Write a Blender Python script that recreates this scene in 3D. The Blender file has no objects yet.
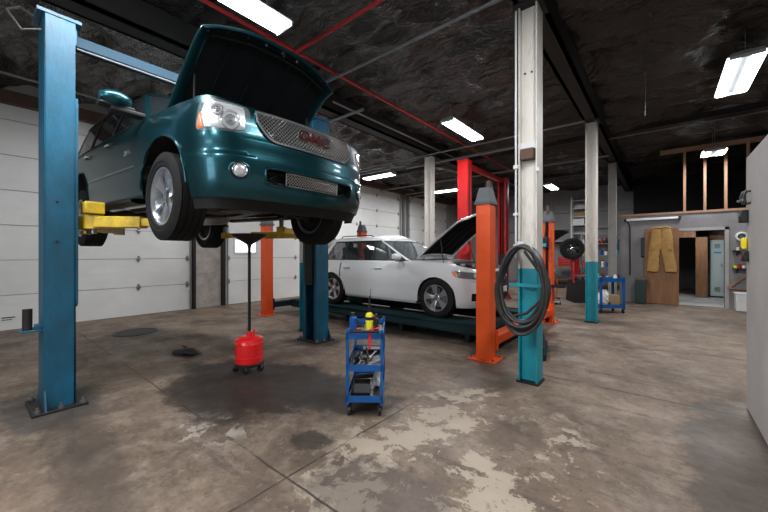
import bpy, bmesh, math, random
from mathutils import Vector, Matrix, Euler
random.seed(7)
C = bpy.context.scene.collection
PI = math.pi

# ------------------------------------------------------------------ materials
def mat(name, col, rough=0.5, metal=0.0, var=0.0, vscale=4.0, col2=None, bump=0.0, bscale=20.0, coat=0.0, spec=0.5,
        emit=None, estr=0.0, alpha=1.0, trans=0.0, stretch=None, rvar=0.0):
    m = bpy.data.materials.new(name); m.use_nodes = True
    nt = m.node_tree; N = nt.nodes; L = nt.links
    b = N['Principled BSDF']
    b.inputs['Base Color'].default_value = (*col, 1)
    b.inputs['Roughness'].default_value = rough
    b.inputs['Metallic'].default_value = metal
    b.inputs['Coat Weight'].default_value = coat
    b.inputs['Coat Roughness'].default_value = 0.08
    b.inputs['Specular IOR Level'].default_value = spec
    b.inputs['Alpha'].default_value = alpha
    b.inputs['Transmission Weight'].default_value = trans
    if emit:
        b.inputs['Emission Color'].default_value = (*emit, 1)
        b.inputs['Emission Strength'].default_value = estr
    if var > 0 or bump > 0 or rvar > 0:
        tc = N.new('ShaderNodeTexCoord'); mp = N.new('ShaderNodeMapping')
        L.new(tc.outputs['Object'], mp.inputs['Vector'])
        if stretch: mp.inputs['Scale'].default_value = stretch
        if var > 0:
            n = N.new('ShaderNodeTexNoise'); n.inputs['Scale'].default_value = vscale
            n.inputs['Detail'].default_value = 8; n.inputs['Roughness'].default_value = 0.65
            L.new(mp.outputs[0], n.inputs['Vector'])
            r = N.new('ShaderNodeValToRGB')
            r.color_ramp.elements[0].position = 0.35; r.color_ramp.elements[1].position = 0.72
            c2 = col2 if col2 else tuple(c * 0.45 for c in col)
            r.color_ramp.elements[0].color = (*col, 1)
            r.color_ramp.elements[1].color = (*[a * (1 - var) + c * var for a, c in zip(col, c2)], 1)
            L.new(n.outputs['Fac'], r.inputs[0]); L.new(r.outputs[0], b.inputs['Base Color'])
        if rvar > 0:
            n3 = N.new('ShaderNodeTexNoise'); n3.inputs['Scale'].default_value = vscale * 1.7
            L.new(mp.outputs[0], n3.inputs['Vector'])
            mr = N.new('ShaderNodeMapRange'); mr.inputs['To Min'].default_value = rough - rvar; mr.inputs['To Max'].default_value = rough + rvar
            L.new(n3.outputs['Fac'], mr.inputs[0]); L.new(mr.outputs[0], b.inputs['Roughness'])
        if bump > 0:
            n2 = N.new('ShaderNodeTexNoise'); n2.inputs['Scale'].default_value = bscale; n2.inputs['Detail'].default_value = 5
            L.new(mp.outputs[0], n2.inputs['Vector'])
            bp = N.new('ShaderNodeBump'); bp.inputs['Strength'].default_value = bump; bp.inputs['Distance'].default_value = 0.02
            L.new(n2.outputs['Fac'], bp.inputs['Height']); L.new(bp.outputs[0], b.inputs['Normal'])
    return m

MT = {}
MT['teal_paint'] = mat('metallic teal car paint', (0.010, 0.070, 0.086), 0.30, 0.80, coat=.35, var=0.25, vscale=30)
MT['white_paint'] = mat('white car paint', (0.80, 0.81, 0.82), 0.25, 0.0, coat=0.8)
MT['trim_black'] = mat('black plastic trim', (0.010, 0.011, 0.012), 0.6, spec=.35)
MT['under'] = mat('greasy underbody metal', (0.022, 0.02, 0.019), 0.6, 0.3, var=0.8, vscale=9, col2=(0.07, 0.05, 0.04), bump=0.3)
MT['shell'] = mat('black inner shell', (0.006, 0.006, 0.007), 0.8)
MT['liner'] = mat('black hood insulation pad', (0.004, 0.006, 0.007), 0.9, spec=.2, bump=0.4, bscale=30)
MT['rubber'] = mat('tyre rubber', (0.010, 0.010, 0.011), 0.8, spec=.25, bump=0.3, bscale=60, var=0.5, vscale=12, col2=(0.024, 0.022, 0.02))
MT['alloy'] = mat('silver alloy', (0.55, 0.57, 0.60), 0.28, 0.85)
MT['chrome'] = mat('chrome', (0.75, 0.76, 0.78), 0.14, 1.0)
MT['dull_chrome'] = mat('satin chrome mesh', (0.50, 0.51, 0.52), 0.30, 0.95)
MT['disc'] = mat('brake disc steel', (0.30, 0.28, 0.27), 0.45, 0.9)
MT['glass_dark'] = mat('tinted glass', (0.010, 0.013, 0.015), 0.06, 0.0, spec=0.8)
MT['glass'] = mat('car window glass', (0.25, 0.30, 0.31), 0.03, 0.0, alpha=0.28, spec=0.7)
MT['glass_mid'] = mat('privacy glass', (0.03, 0.04, 0.042), 0.04, 0.0, alpha=0.80, spec=0.7)
MT['lamp_glass'] = mat('headlamp cover', (0.80, 0.82, 0.83), 0.08, 0.0, alpha=0.18, coat=1.0)
MT['lamp_in'] = mat('headlamp reflector', (0.62, 0.63, 0.65), 0.34, 0.5)
MT['amber'] = mat('amber lens', (0.95, 0.22, 0.02), 0.2, coat=1.0)
MT['red_lens'] = mat('red tail lens', (0.55, 0.02, 0.02), 0.15, coat=1.0)
MT['badge_red'] = mat('red badge enamel', (0.09, 0.008, 0.007), 0.35, coat=0.8)
MT['blue_steel'] = mat('worn blue lift paint', (0.004, 0.100, 0.180), 0.45, 0.0, var=1.0, vscale=3.2, col2=(0.006, 0.038, 0.06), bump=0.12, bscale=35, rvar=0.12, stretch=(1, 1, 0.5))
MT['blue_shaded'] = mat('blue lift paint darkened for shade', (0.002, 0.04, 0.075), 0.7, var=0.6, vscale=3)  # lift blue darkened so the beam's shadow sits in its colour
MT['orange_steel'] = mat('orange lift paint', (0.86, 0.10, 0.012), 0.42, var=0.45, vscale=3.5, col2=(0.5, 0.05, 0.01), bump=0.06)
MT['red_steel'] = mat('red lift paint', (0.46, 0.010, 0.012), 0.36, var=0.4, vscale=3)
MT['cap_grey'] = mat('grey post cap', (0.075, 0.09, 0.10), 0.5)
MT['yellow_steel'] = mat('worn yellow arm paint', (0.75, 0.50, 0.02), 0.5, var=0.9, vscale=6, col2=(0.28, 0.18, 0.02), bump=0.1)
MT['ramp'] = mat('dark teal runway paint', (0.012, 0.042, 0.050), 0.85, 0.0, spec=.12, var=0.8, vscale=4, col2=(0.03, 0.03, 0.03), bump=0.15)
MT['dark_steel'] = mat('oily dark steel', (0.022, 0.022, 0.024), 0.5, 0.6, var=0.5, vscale=8, col2=(0.06, 0.045, 0.035))
MT['steel'] = mat('bare steel', (0.32, 0.32, 0.32), 0.4, 0.9, var=0.5, vscale=8)
MT['galv'] = mat('galvanised conduit', (0.24, 0.245, 0.25), 0.5, 0.5)
MT['cart_blue'] = mat('blue cart paint', (0.007, 0.10, 0.34), 0.38, var=0.4, vscale=10)
MT['tank_red'] = mat('red tank paint', (0.75, 0.012, 0.015), 0.28, coat=0.4)
MT['black_plastic'] = mat('black plastic', (0.012, 0.012, 0.013), 0.42)
MT['hose'] = mat('black rubber hose', (0.022, 0.021, 0.021), 0.42, var=0.5, vscale=8, col2=(0.06, 0.055, 0.05))
MT['white_plastic'] = mat('white plastic', (0.72, 0.72, 0.70), 0.45)
MT['lime'] = mat('yellow label', (0.80, 0.72, 0.03), 0.4)
MT['can_blue'] = mat('blue can', (0.01, 0.10, 0.40), 0.3, 0.2)
MT['red_rag'] = mat('red cloth', (0.75, 0.02, 0.04), 0.8)
MT['wood'] = mat('brown plywood', (0.30, 0.145, 0.065), 0.65, var=0.9, vscale=3, col2=(0.15, 0.065, 0.03), stretch=(6, 6, 0.7), bump=0.1)
MT['stud'] = mat('pine stud', (0.36, 0.20, 0.12), 0.7, var=0.5, vscale=4, stretch=(8, 8, 0.6))
MT['header'] = mat('brown header timber', (0.115, 0.062, 0.042), 0.7, var=0.6, vscale=3)
MT['beam_dark'] = mat('dark roof beam', (0.018, 0.015, 0.014), 0.7, var=0.5, vscale=3, col2=(0.04, 0.03, 0.025))
MT['canvas'] = mat('tan canvas', (0.48, 0.27, 0.085), 0.85, var=0.5, vscale=9, bump=0.35, bscale=14)
MT['locker'] = mat('pale green locker paint', (0.50, 0.58, 0.57), 0.45, 0.1)
MT['sky_pane'] = mat('daylit window pane', (0.9, 0.95, 1), 0.4, emit=(0.85, 0.93, 1.0), estr=2.2)
MT['added_pane'] = mat('added window glow', (0.9, 0.95, 1), 0.4, emit=(0.72, 0.88, 1.0), estr=5.0)  # glow of the unseen added window
MT['tube_glow'] = mat('lit fluorescent tube', (1, 1, 1), 0.4, emit=(0.90, 0.96, 1.0), estr=13)
MT['tube_off'] = mat('unlit tube', (0.7, 0.72, 0.72), 0.35)
MT['fixture_grey'] = mat('grey fixture housing', (0.30, 0.31, 0.31), 0.6)
MT['enamel'] = mat('white enamel fixture', (0.65, 0.66, 0.66), 0.4)
MT['red_pipe'] = mat('red sprinkler pipe', (0.48, 0.016, 0.016), 0.5)
MT['door_white'] = mat('white garage door skin', (0.80, 0.80, 0.78), 0.5, var=0.35, vscale=1.3, col2=(0.56, 0.55, 0.53), bump=0.03, bscale=50, stretch=(1, 1, 1.6))
MT['pier'] = mat('grey pier paint', (0.42, 0.40, 0.37), 0.7, var=0.5, vscale=2.5, bump=0.1)
MT['manway'] = mat('grimy grey block infill', (0.48, 0.44, 0.40), 0.75, var=0.7, vscale=4, bump=0.2)
MT['back_wall'] = mat('grey metal siding', (0.27, 0.26, 0.26), 0.6, var=0.4, vscale=1.0)
MT['part_wall'] = mat('grey painted plywood', (0.235, 0.225, 0.23), 0.62, var=0.7, vscale=1.6, col2=(0.13, 0.12, 0.12), bump=0.06)
MT['slab_wall'] = mat('scuffed light grey wall paint', (0.40, 0.385, 0.375), 0.5, var=0.6, vscale=1.7, col2=(0.27, 0.245, 0.225), bump=0.12, bscale=10)
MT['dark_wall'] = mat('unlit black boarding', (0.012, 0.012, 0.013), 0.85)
MT['yellow_bright'] = mat('bright yellow plastic', (0.85, 0.65, 0.02), 0.45)
MT['green'] = mat('green plastic', (0.02, 0.25, 0.08), 0.45)
MT['cardboard'] = mat('cardboard', (0.36, 0.24, 0.14), 0.8)
MT['cyan'] = mat('cyan plastic', (0.02, 0.45, 0.60), 0.45)
MT['blue_sticker'] = mat('blue sticker', (0.02, 0.30, 0.65), 0.5)
MT['bin_dark'] = mat('dark green bin', (0.02, 0.045, 0.04), 0.5)
MT['engine_grey'] = mat('cast aluminium', (0.22, 0.22, 0.22), 0.45, 0.7, var=0.6, vscale=12)

def post_paint():
    m = bpy.data.materials.new('column paint white over teal'); m.use_nodes = True
    nt = m.node_tree; N = nt.nodes; L = nt.links; b = N['Principled BSDF']; b.inputs['Roughness'].default_value = 0.5
    g = N.new('ShaderNodeNewGeometry'); sp = N.new('ShaderNodeSeparateXYZ'); L.new(g.outputs['Position'], sp.inputs[0])
    gt = N.new('ShaderNodeMath'); gt.operation = 'GREATER_THAN'; gt.inputs[1].default_value = 1.33; L.new(sp.outputs['Z'], gt.inputs[0])
    tc = N.new('ShaderNodeTexCoord'); mp = N.new('ShaderNodeMapping'); mp.inputs['Scale'].default_value = (3, 3, 0.9)
    L.new(tc.outputs['Object'], mp.inputs[0])
    n = N.new('ShaderNodeTexNoise'); n.inputs['Scale'].default_value = 3.5; n.inputs['Detail'].default_value = 9; n.inputs['Roughness'].default_value = .7
    L.new(mp.outputs[0], n.inputs[0])
    def ramp(a, c, p0=.4, p1=.7):
        r = N.new('ShaderNodeValToRGB'); r.color_ramp.elements[0].color = (*a, 1); r.color_ramp.elements[1].color = (*c, 1)
        r.color_ramp.elements[0].position = p0; r.color_ramp.elements[1].position = p1
        L.new(n.outputs['Fac'], r.inputs[0]); return r
    r1 = ramp((0.008, 0.33, 0.42), (0.015, 0.13, 0.16), .5, .85); r2 = ramp((0.66, 0.62, 0.565), (0.36, 0.32, 0.28), .5, .85)
    mx = N.new('ShaderNodeMix'); mx.data_type = 'RGBA'
    L.new(gt.outputs[0], mx.inputs['Factor']); L.new(r1.outputs[0], mx.inputs['A']); L.new(r2.outputs[0], mx.inputs['B'])
    L.new(mx.outputs['Result'], b.inputs['Base Color'])
    bp = N.new('ShaderNodeBump'); bp.inputs['Strength'].default_value = .15; L.new(n.outputs['Fac'], bp.inputs['Height']); L.new(bp.outputs[0], b.inputs['Normal'])
    return m
MT['post'] = post_paint()

def floor_mat():
    m = bpy.data.materials.new('stained workshop concrete'); m.use_nodes = True
    nt = m.node_tree; N = nt.nodes; L = nt.links; b = N['Principled BSDF']
    g = N.new('ShaderNodeNewGeometry'); pos = g.outputs['Position']
    def noise(scale, detail=8, rough=.6, dist=0, offs=0):
        n = N.new('ShaderNodeTexNoise'); n.inputs['Scale'].default_value = scale; n.inputs['Detail'].default_value = detail
        n.inputs['Roughness'].default_value = rough; n.inputs['Distortion'].default_value = dist
        mp = N.new('ShaderNodeMapping'); mp.inputs['Location'].default_value = (offs, offs * .7, 0); L.new(pos, mp.inputs[0]); L.new(mp.outputs[0], n.inputs[0])
        return n.outputs['Fac']
    def rng(v, a, c, lo=0, hi=1):
        r = N.new('ShaderNodeMapRange'); r.inputs['From Min'].default_value = a; r.inputs['From Max'].default_value = c
        r.inputs['To Min'].default_value = lo; r.inputs['To Max'].default_value = hi; r.interpolation_type = 'SMOOTHSTEP'
        L.new(v, r.inputs[0]); return r.outputs[0]
    def math_(op, a, c=None):
        q = N.new('ShaderNodeMath'); q.operation = op
        for i, s in enumerate((a, c)):
            if s is None: continue
            if isinstance(s, (int, float)): q.inputs[i].default_value = s
            else: L.new(s, q.inputs[i])
        q.use_clamp = False
        return q.outputs[0]
    def mix(f, a, c):
        q = N.new('ShaderNodeMix'); q.data_type = 'RGBA'
        L.new(f, q.inputs['Factor'])
        for k, s in (('A', a), ('B', c)):
            if isinstance(s, tuple): q.inputs[k].default_value = (*s, 1)
            else: L.new(s, q.inputs[k])
        return q.outputs['Result']
    def blob(x, y, rx, ry, wob=.35, ws=2.2, rot=0):       # ragged patch
        mp = N.new('ShaderNodeMapping'); mp.vector_type = 'TEXTURE'
        mp.inputs['Location'].default_value = (x, y, 0); mp.inputs['Rotation'].default_value = (0, 0, rot); mp.inputs['Scale'].default_value = (rx, ry, 100)
        L.new(pos, mp.inputs[0])
        ln = N.new('ShaderNodeVectorMath'); ln.operation = 'LENGTH'; L.new(mp.outputs[0], ln.inputs[0])
        nn = noise(ws, 7, .65, .4, x * 3.1)
        return math_('ADD', ln.outputs['Value'], math_('ADD', math_('MULTIPLY', math_('SUBTRACT', nn, .5), wob * 6), math_('MULTIPLY', math_('SUBTRACT', noise(6, 8, .75, .3, y), .5), .7)))
    base = mix(rng(noise(.55, 9, .62, .3), .36, .66), (0.215, 0.155, 0.112), (0.098, 0.070, 0.051))
    base = mix(rng(noise(2.3, 10, .7, .2, 5), .42, .70, 0, .7), base, (0.31, 0.245, 0.19))
    base = mix(rng(noise(7, 8, .75, 0, 9), .50, .72, 0, .7), base, (0.075, 0.056, 0.045))
    base = mix(rng(noise(16, 9, .8, .2, 2), .50, .66, 0, .6), base, (0.05, 0.036, 0.027))
    base = mix(rng(noise(11, 9, .8, .2, 12), .54, .68, 0, .55), base, (0.34, 0.27, 0.20))
    # streaky grime along the driving direction
    mp = N.new('ShaderNodeMapping'); mp.inputs['Scale'].default_value = (.5, 2.4, 1); L.new(pos, mp.inputs[0])
    ns = N.new('ShaderNodeTexNoise'); ns.inputs['Scale'].default_value = 1.3; ns.inputs['Detail'].default_value = 9; ns.inputs['Roughness'].default_value = .7
    L.new(mp.outputs[0], ns.inputs[0])
    base = mix(rng(ns.outputs['Fac'], .52, .70, 0, .75), base, (0.062, 0.048, 0.040))
    # worn patches where the old coating still shows pale
    hard = noise(5.5, 10, .72, .3, 2.2)
    hard = math_('ADD', math_('MULTIPLY', hard, .6), math_('MULTIPLY', noise(1.5, 3, .5, .6, 8.1), .4))
    worn = math_('MULTIPLY', rng(hard, .505, .53), rng(blob(-1.2, 2.35, .95, 1.3, .24, 1.5, .1), 1.12, .9))
    base = mix(math_('MULTIPLY', worn, .85), base, (0.40, 0.335, 0.26))
    worn2 = math_('MULTIPLY', rng(noise(4.3, 9, .7, .3, 7.7), .52, .56), rng(blob(-3.1, 1.4, .5, .4, .2, 2), 1.1, .5))
    base = mix(math_('MULTIPLY', worn2, .6), base, (0.42, 0.39, 0.34))
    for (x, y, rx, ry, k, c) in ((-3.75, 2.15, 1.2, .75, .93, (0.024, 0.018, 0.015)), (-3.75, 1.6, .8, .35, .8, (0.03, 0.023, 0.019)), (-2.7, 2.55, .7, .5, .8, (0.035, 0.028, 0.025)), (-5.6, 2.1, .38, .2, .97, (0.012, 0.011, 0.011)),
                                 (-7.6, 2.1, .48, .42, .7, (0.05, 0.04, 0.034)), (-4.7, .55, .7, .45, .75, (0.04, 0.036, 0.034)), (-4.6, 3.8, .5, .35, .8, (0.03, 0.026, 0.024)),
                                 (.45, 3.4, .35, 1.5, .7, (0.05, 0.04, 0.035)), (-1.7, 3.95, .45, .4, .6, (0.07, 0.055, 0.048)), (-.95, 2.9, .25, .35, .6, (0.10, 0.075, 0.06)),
                                 (-6.6, .9, .8, .22, .6, (0.06, 0.045, 0.038)), (-1.3, 1.6, .55, .35, .6, (0.085, 0.068, 0.06)), (-3.2, .55, 1.1, .22, .55, (0.05, 0.038, 0.03)), (-2.2, 1.75, .18, .15, .8, (0.03, 0.024, 0.02)), (-.9, 8.9, .4, .3, .6, (0.06, 0.05, 0.045)), (-4.8, 6.4, 3.4, 1.6, .93, (0.02, 0.017, 0.016))):  # front-left blob darkens a shadowed corner; last one paints shade under the white car
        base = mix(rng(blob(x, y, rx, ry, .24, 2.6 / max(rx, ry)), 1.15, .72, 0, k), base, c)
    # saw-cut joints and cracks
    sp = N.new('ShaderNodeSeparateXYZ'); L.new(pos, sp.inputs[0])
    wob = math_('MULTIPLY', math_('SUBTRACT', noise(3, 6), .5), .05)
    def line(ch, v, w):
        d = math_('ABSOLUTE', math_('SUBTRACT', math_('ADD', sp.outputs[ch], wob), v)); return rng(d, w, w * .35)
    j = line('Y', 4.52, .018)
    for ch, v, w in (('X', -1.95, .012), ('Y', 1.36, .012), ('Y', 8.9, .02)):
        j = math_('MAXIMUM', j, line(ch, v, w))
    base = mix(math_('MULTIPLY', j, rng(noise(1.2, 4, .5, 0, 3), .42, .56, .12, .9)), base, (0.030, 0.024, 0.020))
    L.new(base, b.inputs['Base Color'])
    L.new(rng(noise(1.6, 8, .65, 0, 4), .3, .7, .42, .74), b.inputs['Roughness']); b.inputs['Specular IOR Level'].default_value = .32
    bp = N.new('ShaderNodeBump'); bp.inputs['Strength'].default_value = .35; bp.inputs['Distance'].default_value = .01
    hh = math_('SUBTRACT', math_('ADD', noise(14, 8, .7), math_('MULTIPLY', worn, .35)), j)
    L.new(hh, bp.inputs['Height']); L.new(bp.outputs[0], b.inputs['Normal'])
    return m
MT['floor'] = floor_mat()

def ceil_mat():
    m = bpy.data.materials.new('black sheeting over roof insulation'); m.use_nodes = True
    nt = m.node_tree; N = nt.nodes; L = nt.links; b = N['Principled BSDF']
    b.inputs['Base Color'].default_value = (0.042, 0.035, 0.032, 1); b.inputs['Roughness'].default_value = 0.24
    g = N.new('ShaderNodeNewGeometry')
    mp = N.new('ShaderNodeMapping'); mp.inputs['Scale'].default_value = (1.0, 2.2, 1); mp.inputs['Rotation'].default_value = (0, 0, .1); L.new(g.outputs['Position'], mp.inputs[0])
    n = N.new('ShaderNodeTexNoise'); n.noise_type = 'RIDGED_MULTIFRACTAL' if hasattr(n, 'noise_type') else n.noise_type
    n.inputs['Scale'].default_value = 1.6; n.inputs['Detail'].default_value = 2; n.inputs['Distortion'].default_value = .8
    L.new(mp.outputs[0], n.inputs[0])
    n2 = N.new('ShaderNodeTexNoise'); n2.inputs['Scale'].default_value = 5; n2.inputs['Detail'].default_value = 2; n2.inputs['Distortion'].default_value = 1.5; L.new(mp.outputs[0], n2.inputs[0])
    ad = N.new('ShaderNodeMath'); ad.operation = 'ADD'; L.new(n.outputs['Fac'], ad.inputs[0]); L.new(n2.outputs['Fac'], ad.inputs[1])
    bp = N.new('ShaderNodeBump'); bp.inputs['Strength'].default_value = .5; bp.inputs['Distance'].default_value = .08
    L.new(ad.outputs[0], bp.inputs['Height']); L.new(bp.outputs[0], b.inputs['Normal'])
    return m
MT['ceiling'] = ceil_mat()

# ------------------------------------------------------------------ mesh helpers
def R3(rx=0, ry=0, rz=0): return Euler((rx, ry, rz)).to_matrix().to_4x4()
def frame_of(d):
    d = d.normalized(); up = Vector((0, 0, 1)) if abs(d.z) < .95 else Vector((1, 0, 0))
    a = d.cross(up).normalized(); return a, a.cross(d).normalized()
class MB:
    def __init__(s): s.v = []; s.f = []
    def add(s, vs, fs, M=None):
        o = len(s.v)
        for p in vs:
            p = Vector(p)
            s.v.append(M @ p if M is not None else p)
        s.f += [tuple(i + o for i in f) for f in fs]; return s
    def box(s, c, d, rot=None, taper=None):
        x, y, z = (k / 2 for k in d); tx, ty = taper or (1, 1)
        vs = [(-x, -y, -z), (x, -y, -z), (x, y, -z), (-x, y, -z), (-x * tx, -y * ty, z), (x * tx, -y * ty, z), (x * tx, y * ty, z), (-x * tx, y * ty, z)]
        M = Matrix.Translation(c) @ (rot if rot is not None else Matrix())
        return s.add(vs, [(0, 3, 2, 1), (4, 5, 6, 7), (0, 1, 5, 4), (1, 2, 6, 5), (2, 3, 7, 6), (3, 0, 4, 7)], M)
    def b2(s, a, c):   # box by two corners
        return s.box([(p + q) / 2 for p, q in zip(a, c)], [abs(q - p) for p, q in zip(a, c)])
    def bar(s, a, c, w, h):
        a = Vector(a); c = Vector(c); d = c - a; u, n = frame_of(d); k = d.normalized()
        M = Matrix((u, k, n)).transposed().to_4x4(); M.translation = (a + c) / 2
        return s.box((0, 0, 0), (w, d.length, h), None) if False else s._boxm((w, d.length, h), M)
    def _boxm(s, d, M):
        x, y, z = (k / 2 for k in d)
        vs = [(-x, -y, -z), (x, -y, -z), (x, y, -z), (-x, y, -z), (-x, -y, z), (x, -y, z), (x, y, z), (-x, y, z)]
        return s.add(vs, [(0, 3, 2, 1), (4, 5, 6, 7), (0, 1, 5, 4), (1, 2, 6, 5), (2, 3, 7, 6), (3, 0, 4, 7)], M)
    def tube(s, pts, r, n=8, closed=False, caps=True):
        pts = [Vector(p) for p in pts]; m = len(pts); o = len(s.v)
        rs = r if isinstance(r, (list, tuple)) else [r] * m
        prev = None
        for i, p in enumerate(pts):
            if closed: d = pts[(i + 1) % m] - pts[i - 1]
            else: d = pts[min(i + 1, m - 1)] - pts[max(i - 1, 0)]
            d.normalize()
            if prev is None: a, b_ = frame_of(d)
            else:
                a = prev - d * prev.dot(d)
                a = a.normalized() if a.length > 1e-6 else frame_of(d)[0]
                b_ = a.cross(d).normalized()
            prev = a
            for k in range(n):
                t = 2 * PI * k / n; s.v.append(p + (a * math.cos(t) + b_ * math.sin(t)) * rs[i])
        for i in range(m if closed else m - 1):
            for k in range(n):
                j = (i + 1) % m; s.f.append((o + i * n + k, o + i * n + (k + 1) % n, o + j * n + (k + 1) % n, o + j * n + k))
        if caps and not closed:
            s.f.append(tuple(o + k for k in range(n))[::-1]); s.f.append(tuple(o + (m - 1) * n + k for k in range(n)))
        return s
    def cyl(s, a, b, r, n=20, r2=None): return s.tube([a, b], [r, r if r2 is None else r2], n)
    def lathe(s, prof, n=32, M=None, closed=False):     # profile (r, z) about local z
        o = len(s.v); m = len(prof)
        for (r, z) in prof:
            for k in range(n):
                t = 2 * PI * k / n; p = Vector((r * math.cos(t), r * math.sin(t), z)); s.v.append(M @ p if M is not None else p)
        for i in range(m if closed else m - 1):
            for k in range(n):
                j = (i + 1) % m
                s.f.append((o + i * n + k, o + i * n + (k + 1) % n, o + j * n + (k + 1) % n, o + j * n + k))
        return s
    def prism(s, poly, h, M=None):      # polygon in local xy, extruded h along local z
        n = len(poly)
        return s.add([(x, y, 0) for x, y in poly] + [(x, y, h) for x, y in poly],
                     [tuple(range(n))[::-1], tuple(range(n, 2 * n))] + [(i, (i + 1) % n, n + (i + 1) % n, n + i) for i in range(n)], M)
    def grid(s, rows, closeu=False):
        o = len(s.v); m = len(rows[0])
        for r in rows: s.v += [Vector(p) for p in r]
        for i in range(len(rows) - 1):
            for j in range(m if closeu else m - 1):
                k = (j + 1) % m; q = (o + i * m + j, o + i * m + k, o + (i + 1) * m + k, o + (i + 1) * m + j)
                s.f.append(q)
        return s
    def build(s, name, m, parent=None, smooth=True, bevel=0.0, ang=35, solid=0.0, label=None, recalc=True):
        me = bpy.data.meshes.new(name)
        bm = bmesh.new()
        vs = [bm.verts.new(p) for p in s.v]
        for f in s.f:
            ids = []
            for i in f:
                if not ids or (s.v[i] - s.v[ids[-1]]).length > 1e-6: ids.append(i)
            if len(ids) > 2 and (s.v[ids[0]] - s.v[ids[-1]]).length < 1e-6: ids.pop()
            if len(ids) < 3: continue
            try: bm.faces.new([vs[i] for i in ids])
            except ValueError: pass
        bmesh.ops.remove_doubles(bm, verts=bm.verts, dist=1e-5)
        loose = [v for v in bm.verts if not v.link_faces]
        bmesh.ops.delete(bm, geom=loose, context='VERTS')
        if recalc: bmesh.ops.recalc_face_normals(bm, faces=bm.faces)
        bm.to_mesh(me); bm.free()
        o = bpy.data.objects.new(name, me); C.objects.link(o)
        me.materials.append(MT[m] if isinstance(m, str) else m)
        if smooth:
            me.shade_smooth()
            try: me.set_sharp_from_angle(angle=math.radians(ang))
            except Exception: pass
        if solid:
            q = o.modifiers.new('thickness', 'SOLIDIFY'); q.thickness = solid; q.offset = -1
        if bevel:
            q = o.modifiers.new('bevel', 'BEVEL'); q.width = bevel; q.segments = 2; q.limit_method = 'ANGLE'; q.angle_limit = math.radians(50)
        if parent: o.parent = parent
        if label: o['label'] = label
        return o
def each(mb, name, m, parent=None, **kw):      # every loose piece becomes an object of its own
    par = list(range(len(mb.v)))
    def fd(a):
        while par[a] != a: par[a] = par[par[a]]; a = par[a]
        return a
    for f in mb.f:
        for i in f[1:]: par[fd(i)] = fd(f[0])
    gs = {}
    for f in mb.f: gs.setdefault(fd(f[0]), []).append(f)
    out = []
    for fs in gs.values():
        ids = sorted({i for f in fs for i in f}); ix = {a: b for b, a in enumerate(ids)}
        out.append(MB().add([mb.v[i] for i in ids], [tuple(ix[i] for i in f) for f in fs]).build(name, m, parent, **kw))
    return out
def tag(o, label, cat, group=None, kind=None):
    o['label'] = label; o['category'] = cat
    if group: o['group'] = group
    if kind: o['kind'] = kind
    return o
def thing(name, label, cat, loc=(0, 0, 0), rz=0, group=None, rot=None):
    o = bpy.data.objects.new(name, None); C.objects.link(o); o.empty_display_size = .2
    o.location = loc; o.rotation_euler = rot or (0, 0, rz)
    return tag(o, label, cat, group)
def struct(o): o['kind'] = 'structure'; return o
KIDS = {}
def copy_tree(o, parent=None):
    c = o.copy(); C.objects.link(c)
    if parent is not None: c.parent = parent
    for ch in list(o.children): copy_tree(ch, c)
    return c
def text_mesh(txt, size, depth):
    cu = bpy.data.curves.new('lettering', 'FONT'); cu.body = txt; cu.size = size; cu.extrude = depth; cu.align_x = 'CENTER'; cu.align_y = 'CENTER'
    cu.offset = size * .02
    o = bpy.data.objects.new('lettering', cu); C.objects.link(o)
    dg = bpy.context.evaluated_depsgraph_get(); me = bpy.data.meshes.new_from_object(o.evaluated_get(dg))
    bpy.data.objects.remove(o); bpy.data.curves.remove(cu); return me
def lettering(name, txt, size, depth, m, M, parent):
    me = text_mesh(txt, size, depth); me.transform(M); me.materials.clear(); me.materials.append(MT[m])
    o = bpy.data.objects.new(name, me); C.objects.link(o); o.parent = parent; return o

# ------------------------------------------------------------------ camera
F_PX = 341.0; VPX = 662.0; th = math.atan((VPX - 384) / F_PX)
cam = bpy.data.cameras.new('camera'); co = bpy.data.objects.new('camera', cam); C.objects.link(co)
cam.sensor_width = 36; cam.lens = 36 * F_PX / 768; cam.shift_y = -2 / 768; cam.clip_start = .05
co.location = (0, 0, 1.5); co.rotation_euler = (PI / 2, 0, th)
bpy.context.scene.camera = co
vs = bpy.context.scene.view_settings
vs.view_transform = 'Standard'; vs.look = 'None'; vs.exposure = 0.30; vs.gamma = 1.0; vs.use_curve_mapping = False

# ------------------------------------------------------------------ room shell
XL, XR, YB, YF, ZC = -9.9, 2.7, 19.5, -3.6, 4.95
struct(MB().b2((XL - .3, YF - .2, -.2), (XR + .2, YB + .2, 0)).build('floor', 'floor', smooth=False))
def fbm(x, y):
    return (math.sin(x * 1.1 + 1.3 * math.sin(y * .7)) * .5 + math.sin(y * 6.3 + .8 * math.sin(x * .9)) + .5 * math.sin(y * 13.1 + 1.7 * math.sin(x * 1.3 + 2)) + .35 * math.sin(x * 5.1 + y * 3.3))
from mathutils import noise as NZ
rows = []
nx, ny = 170, 460
for j in range(ny + 1):
    y = YF + (YB - YF) * j / ny; r = []
    for i in range(nx + 1):
        x = XL + (XR - XL) * i / nx
        sag = -.10 * abs(math.sin(PI * (y + .4) / 1.22)) ** .6
        
        u, v = x * .42 + .12 * y, y * 1.15 - .14 * x
        big = 1 - abs(NZ.noise((u, v, 3.1))) * 2.6; mid = 1 - abs(NZ.noise((u * 2.6 + 9, v * 2.3, 7.7))) * 2.6; sm = 1 - abs(NZ.noise((x * 3.2, y * 4.6 + x * 1.3, 1.2))) * 2.4
        r.append((x, y, ZC + sag * .6 - .14 * big - .09 * mid - .028 * sm))
    rows.append(r)
ceil = struct(MB().grid(rows).build('ceiling', 'ceiling', ang=80))
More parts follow.
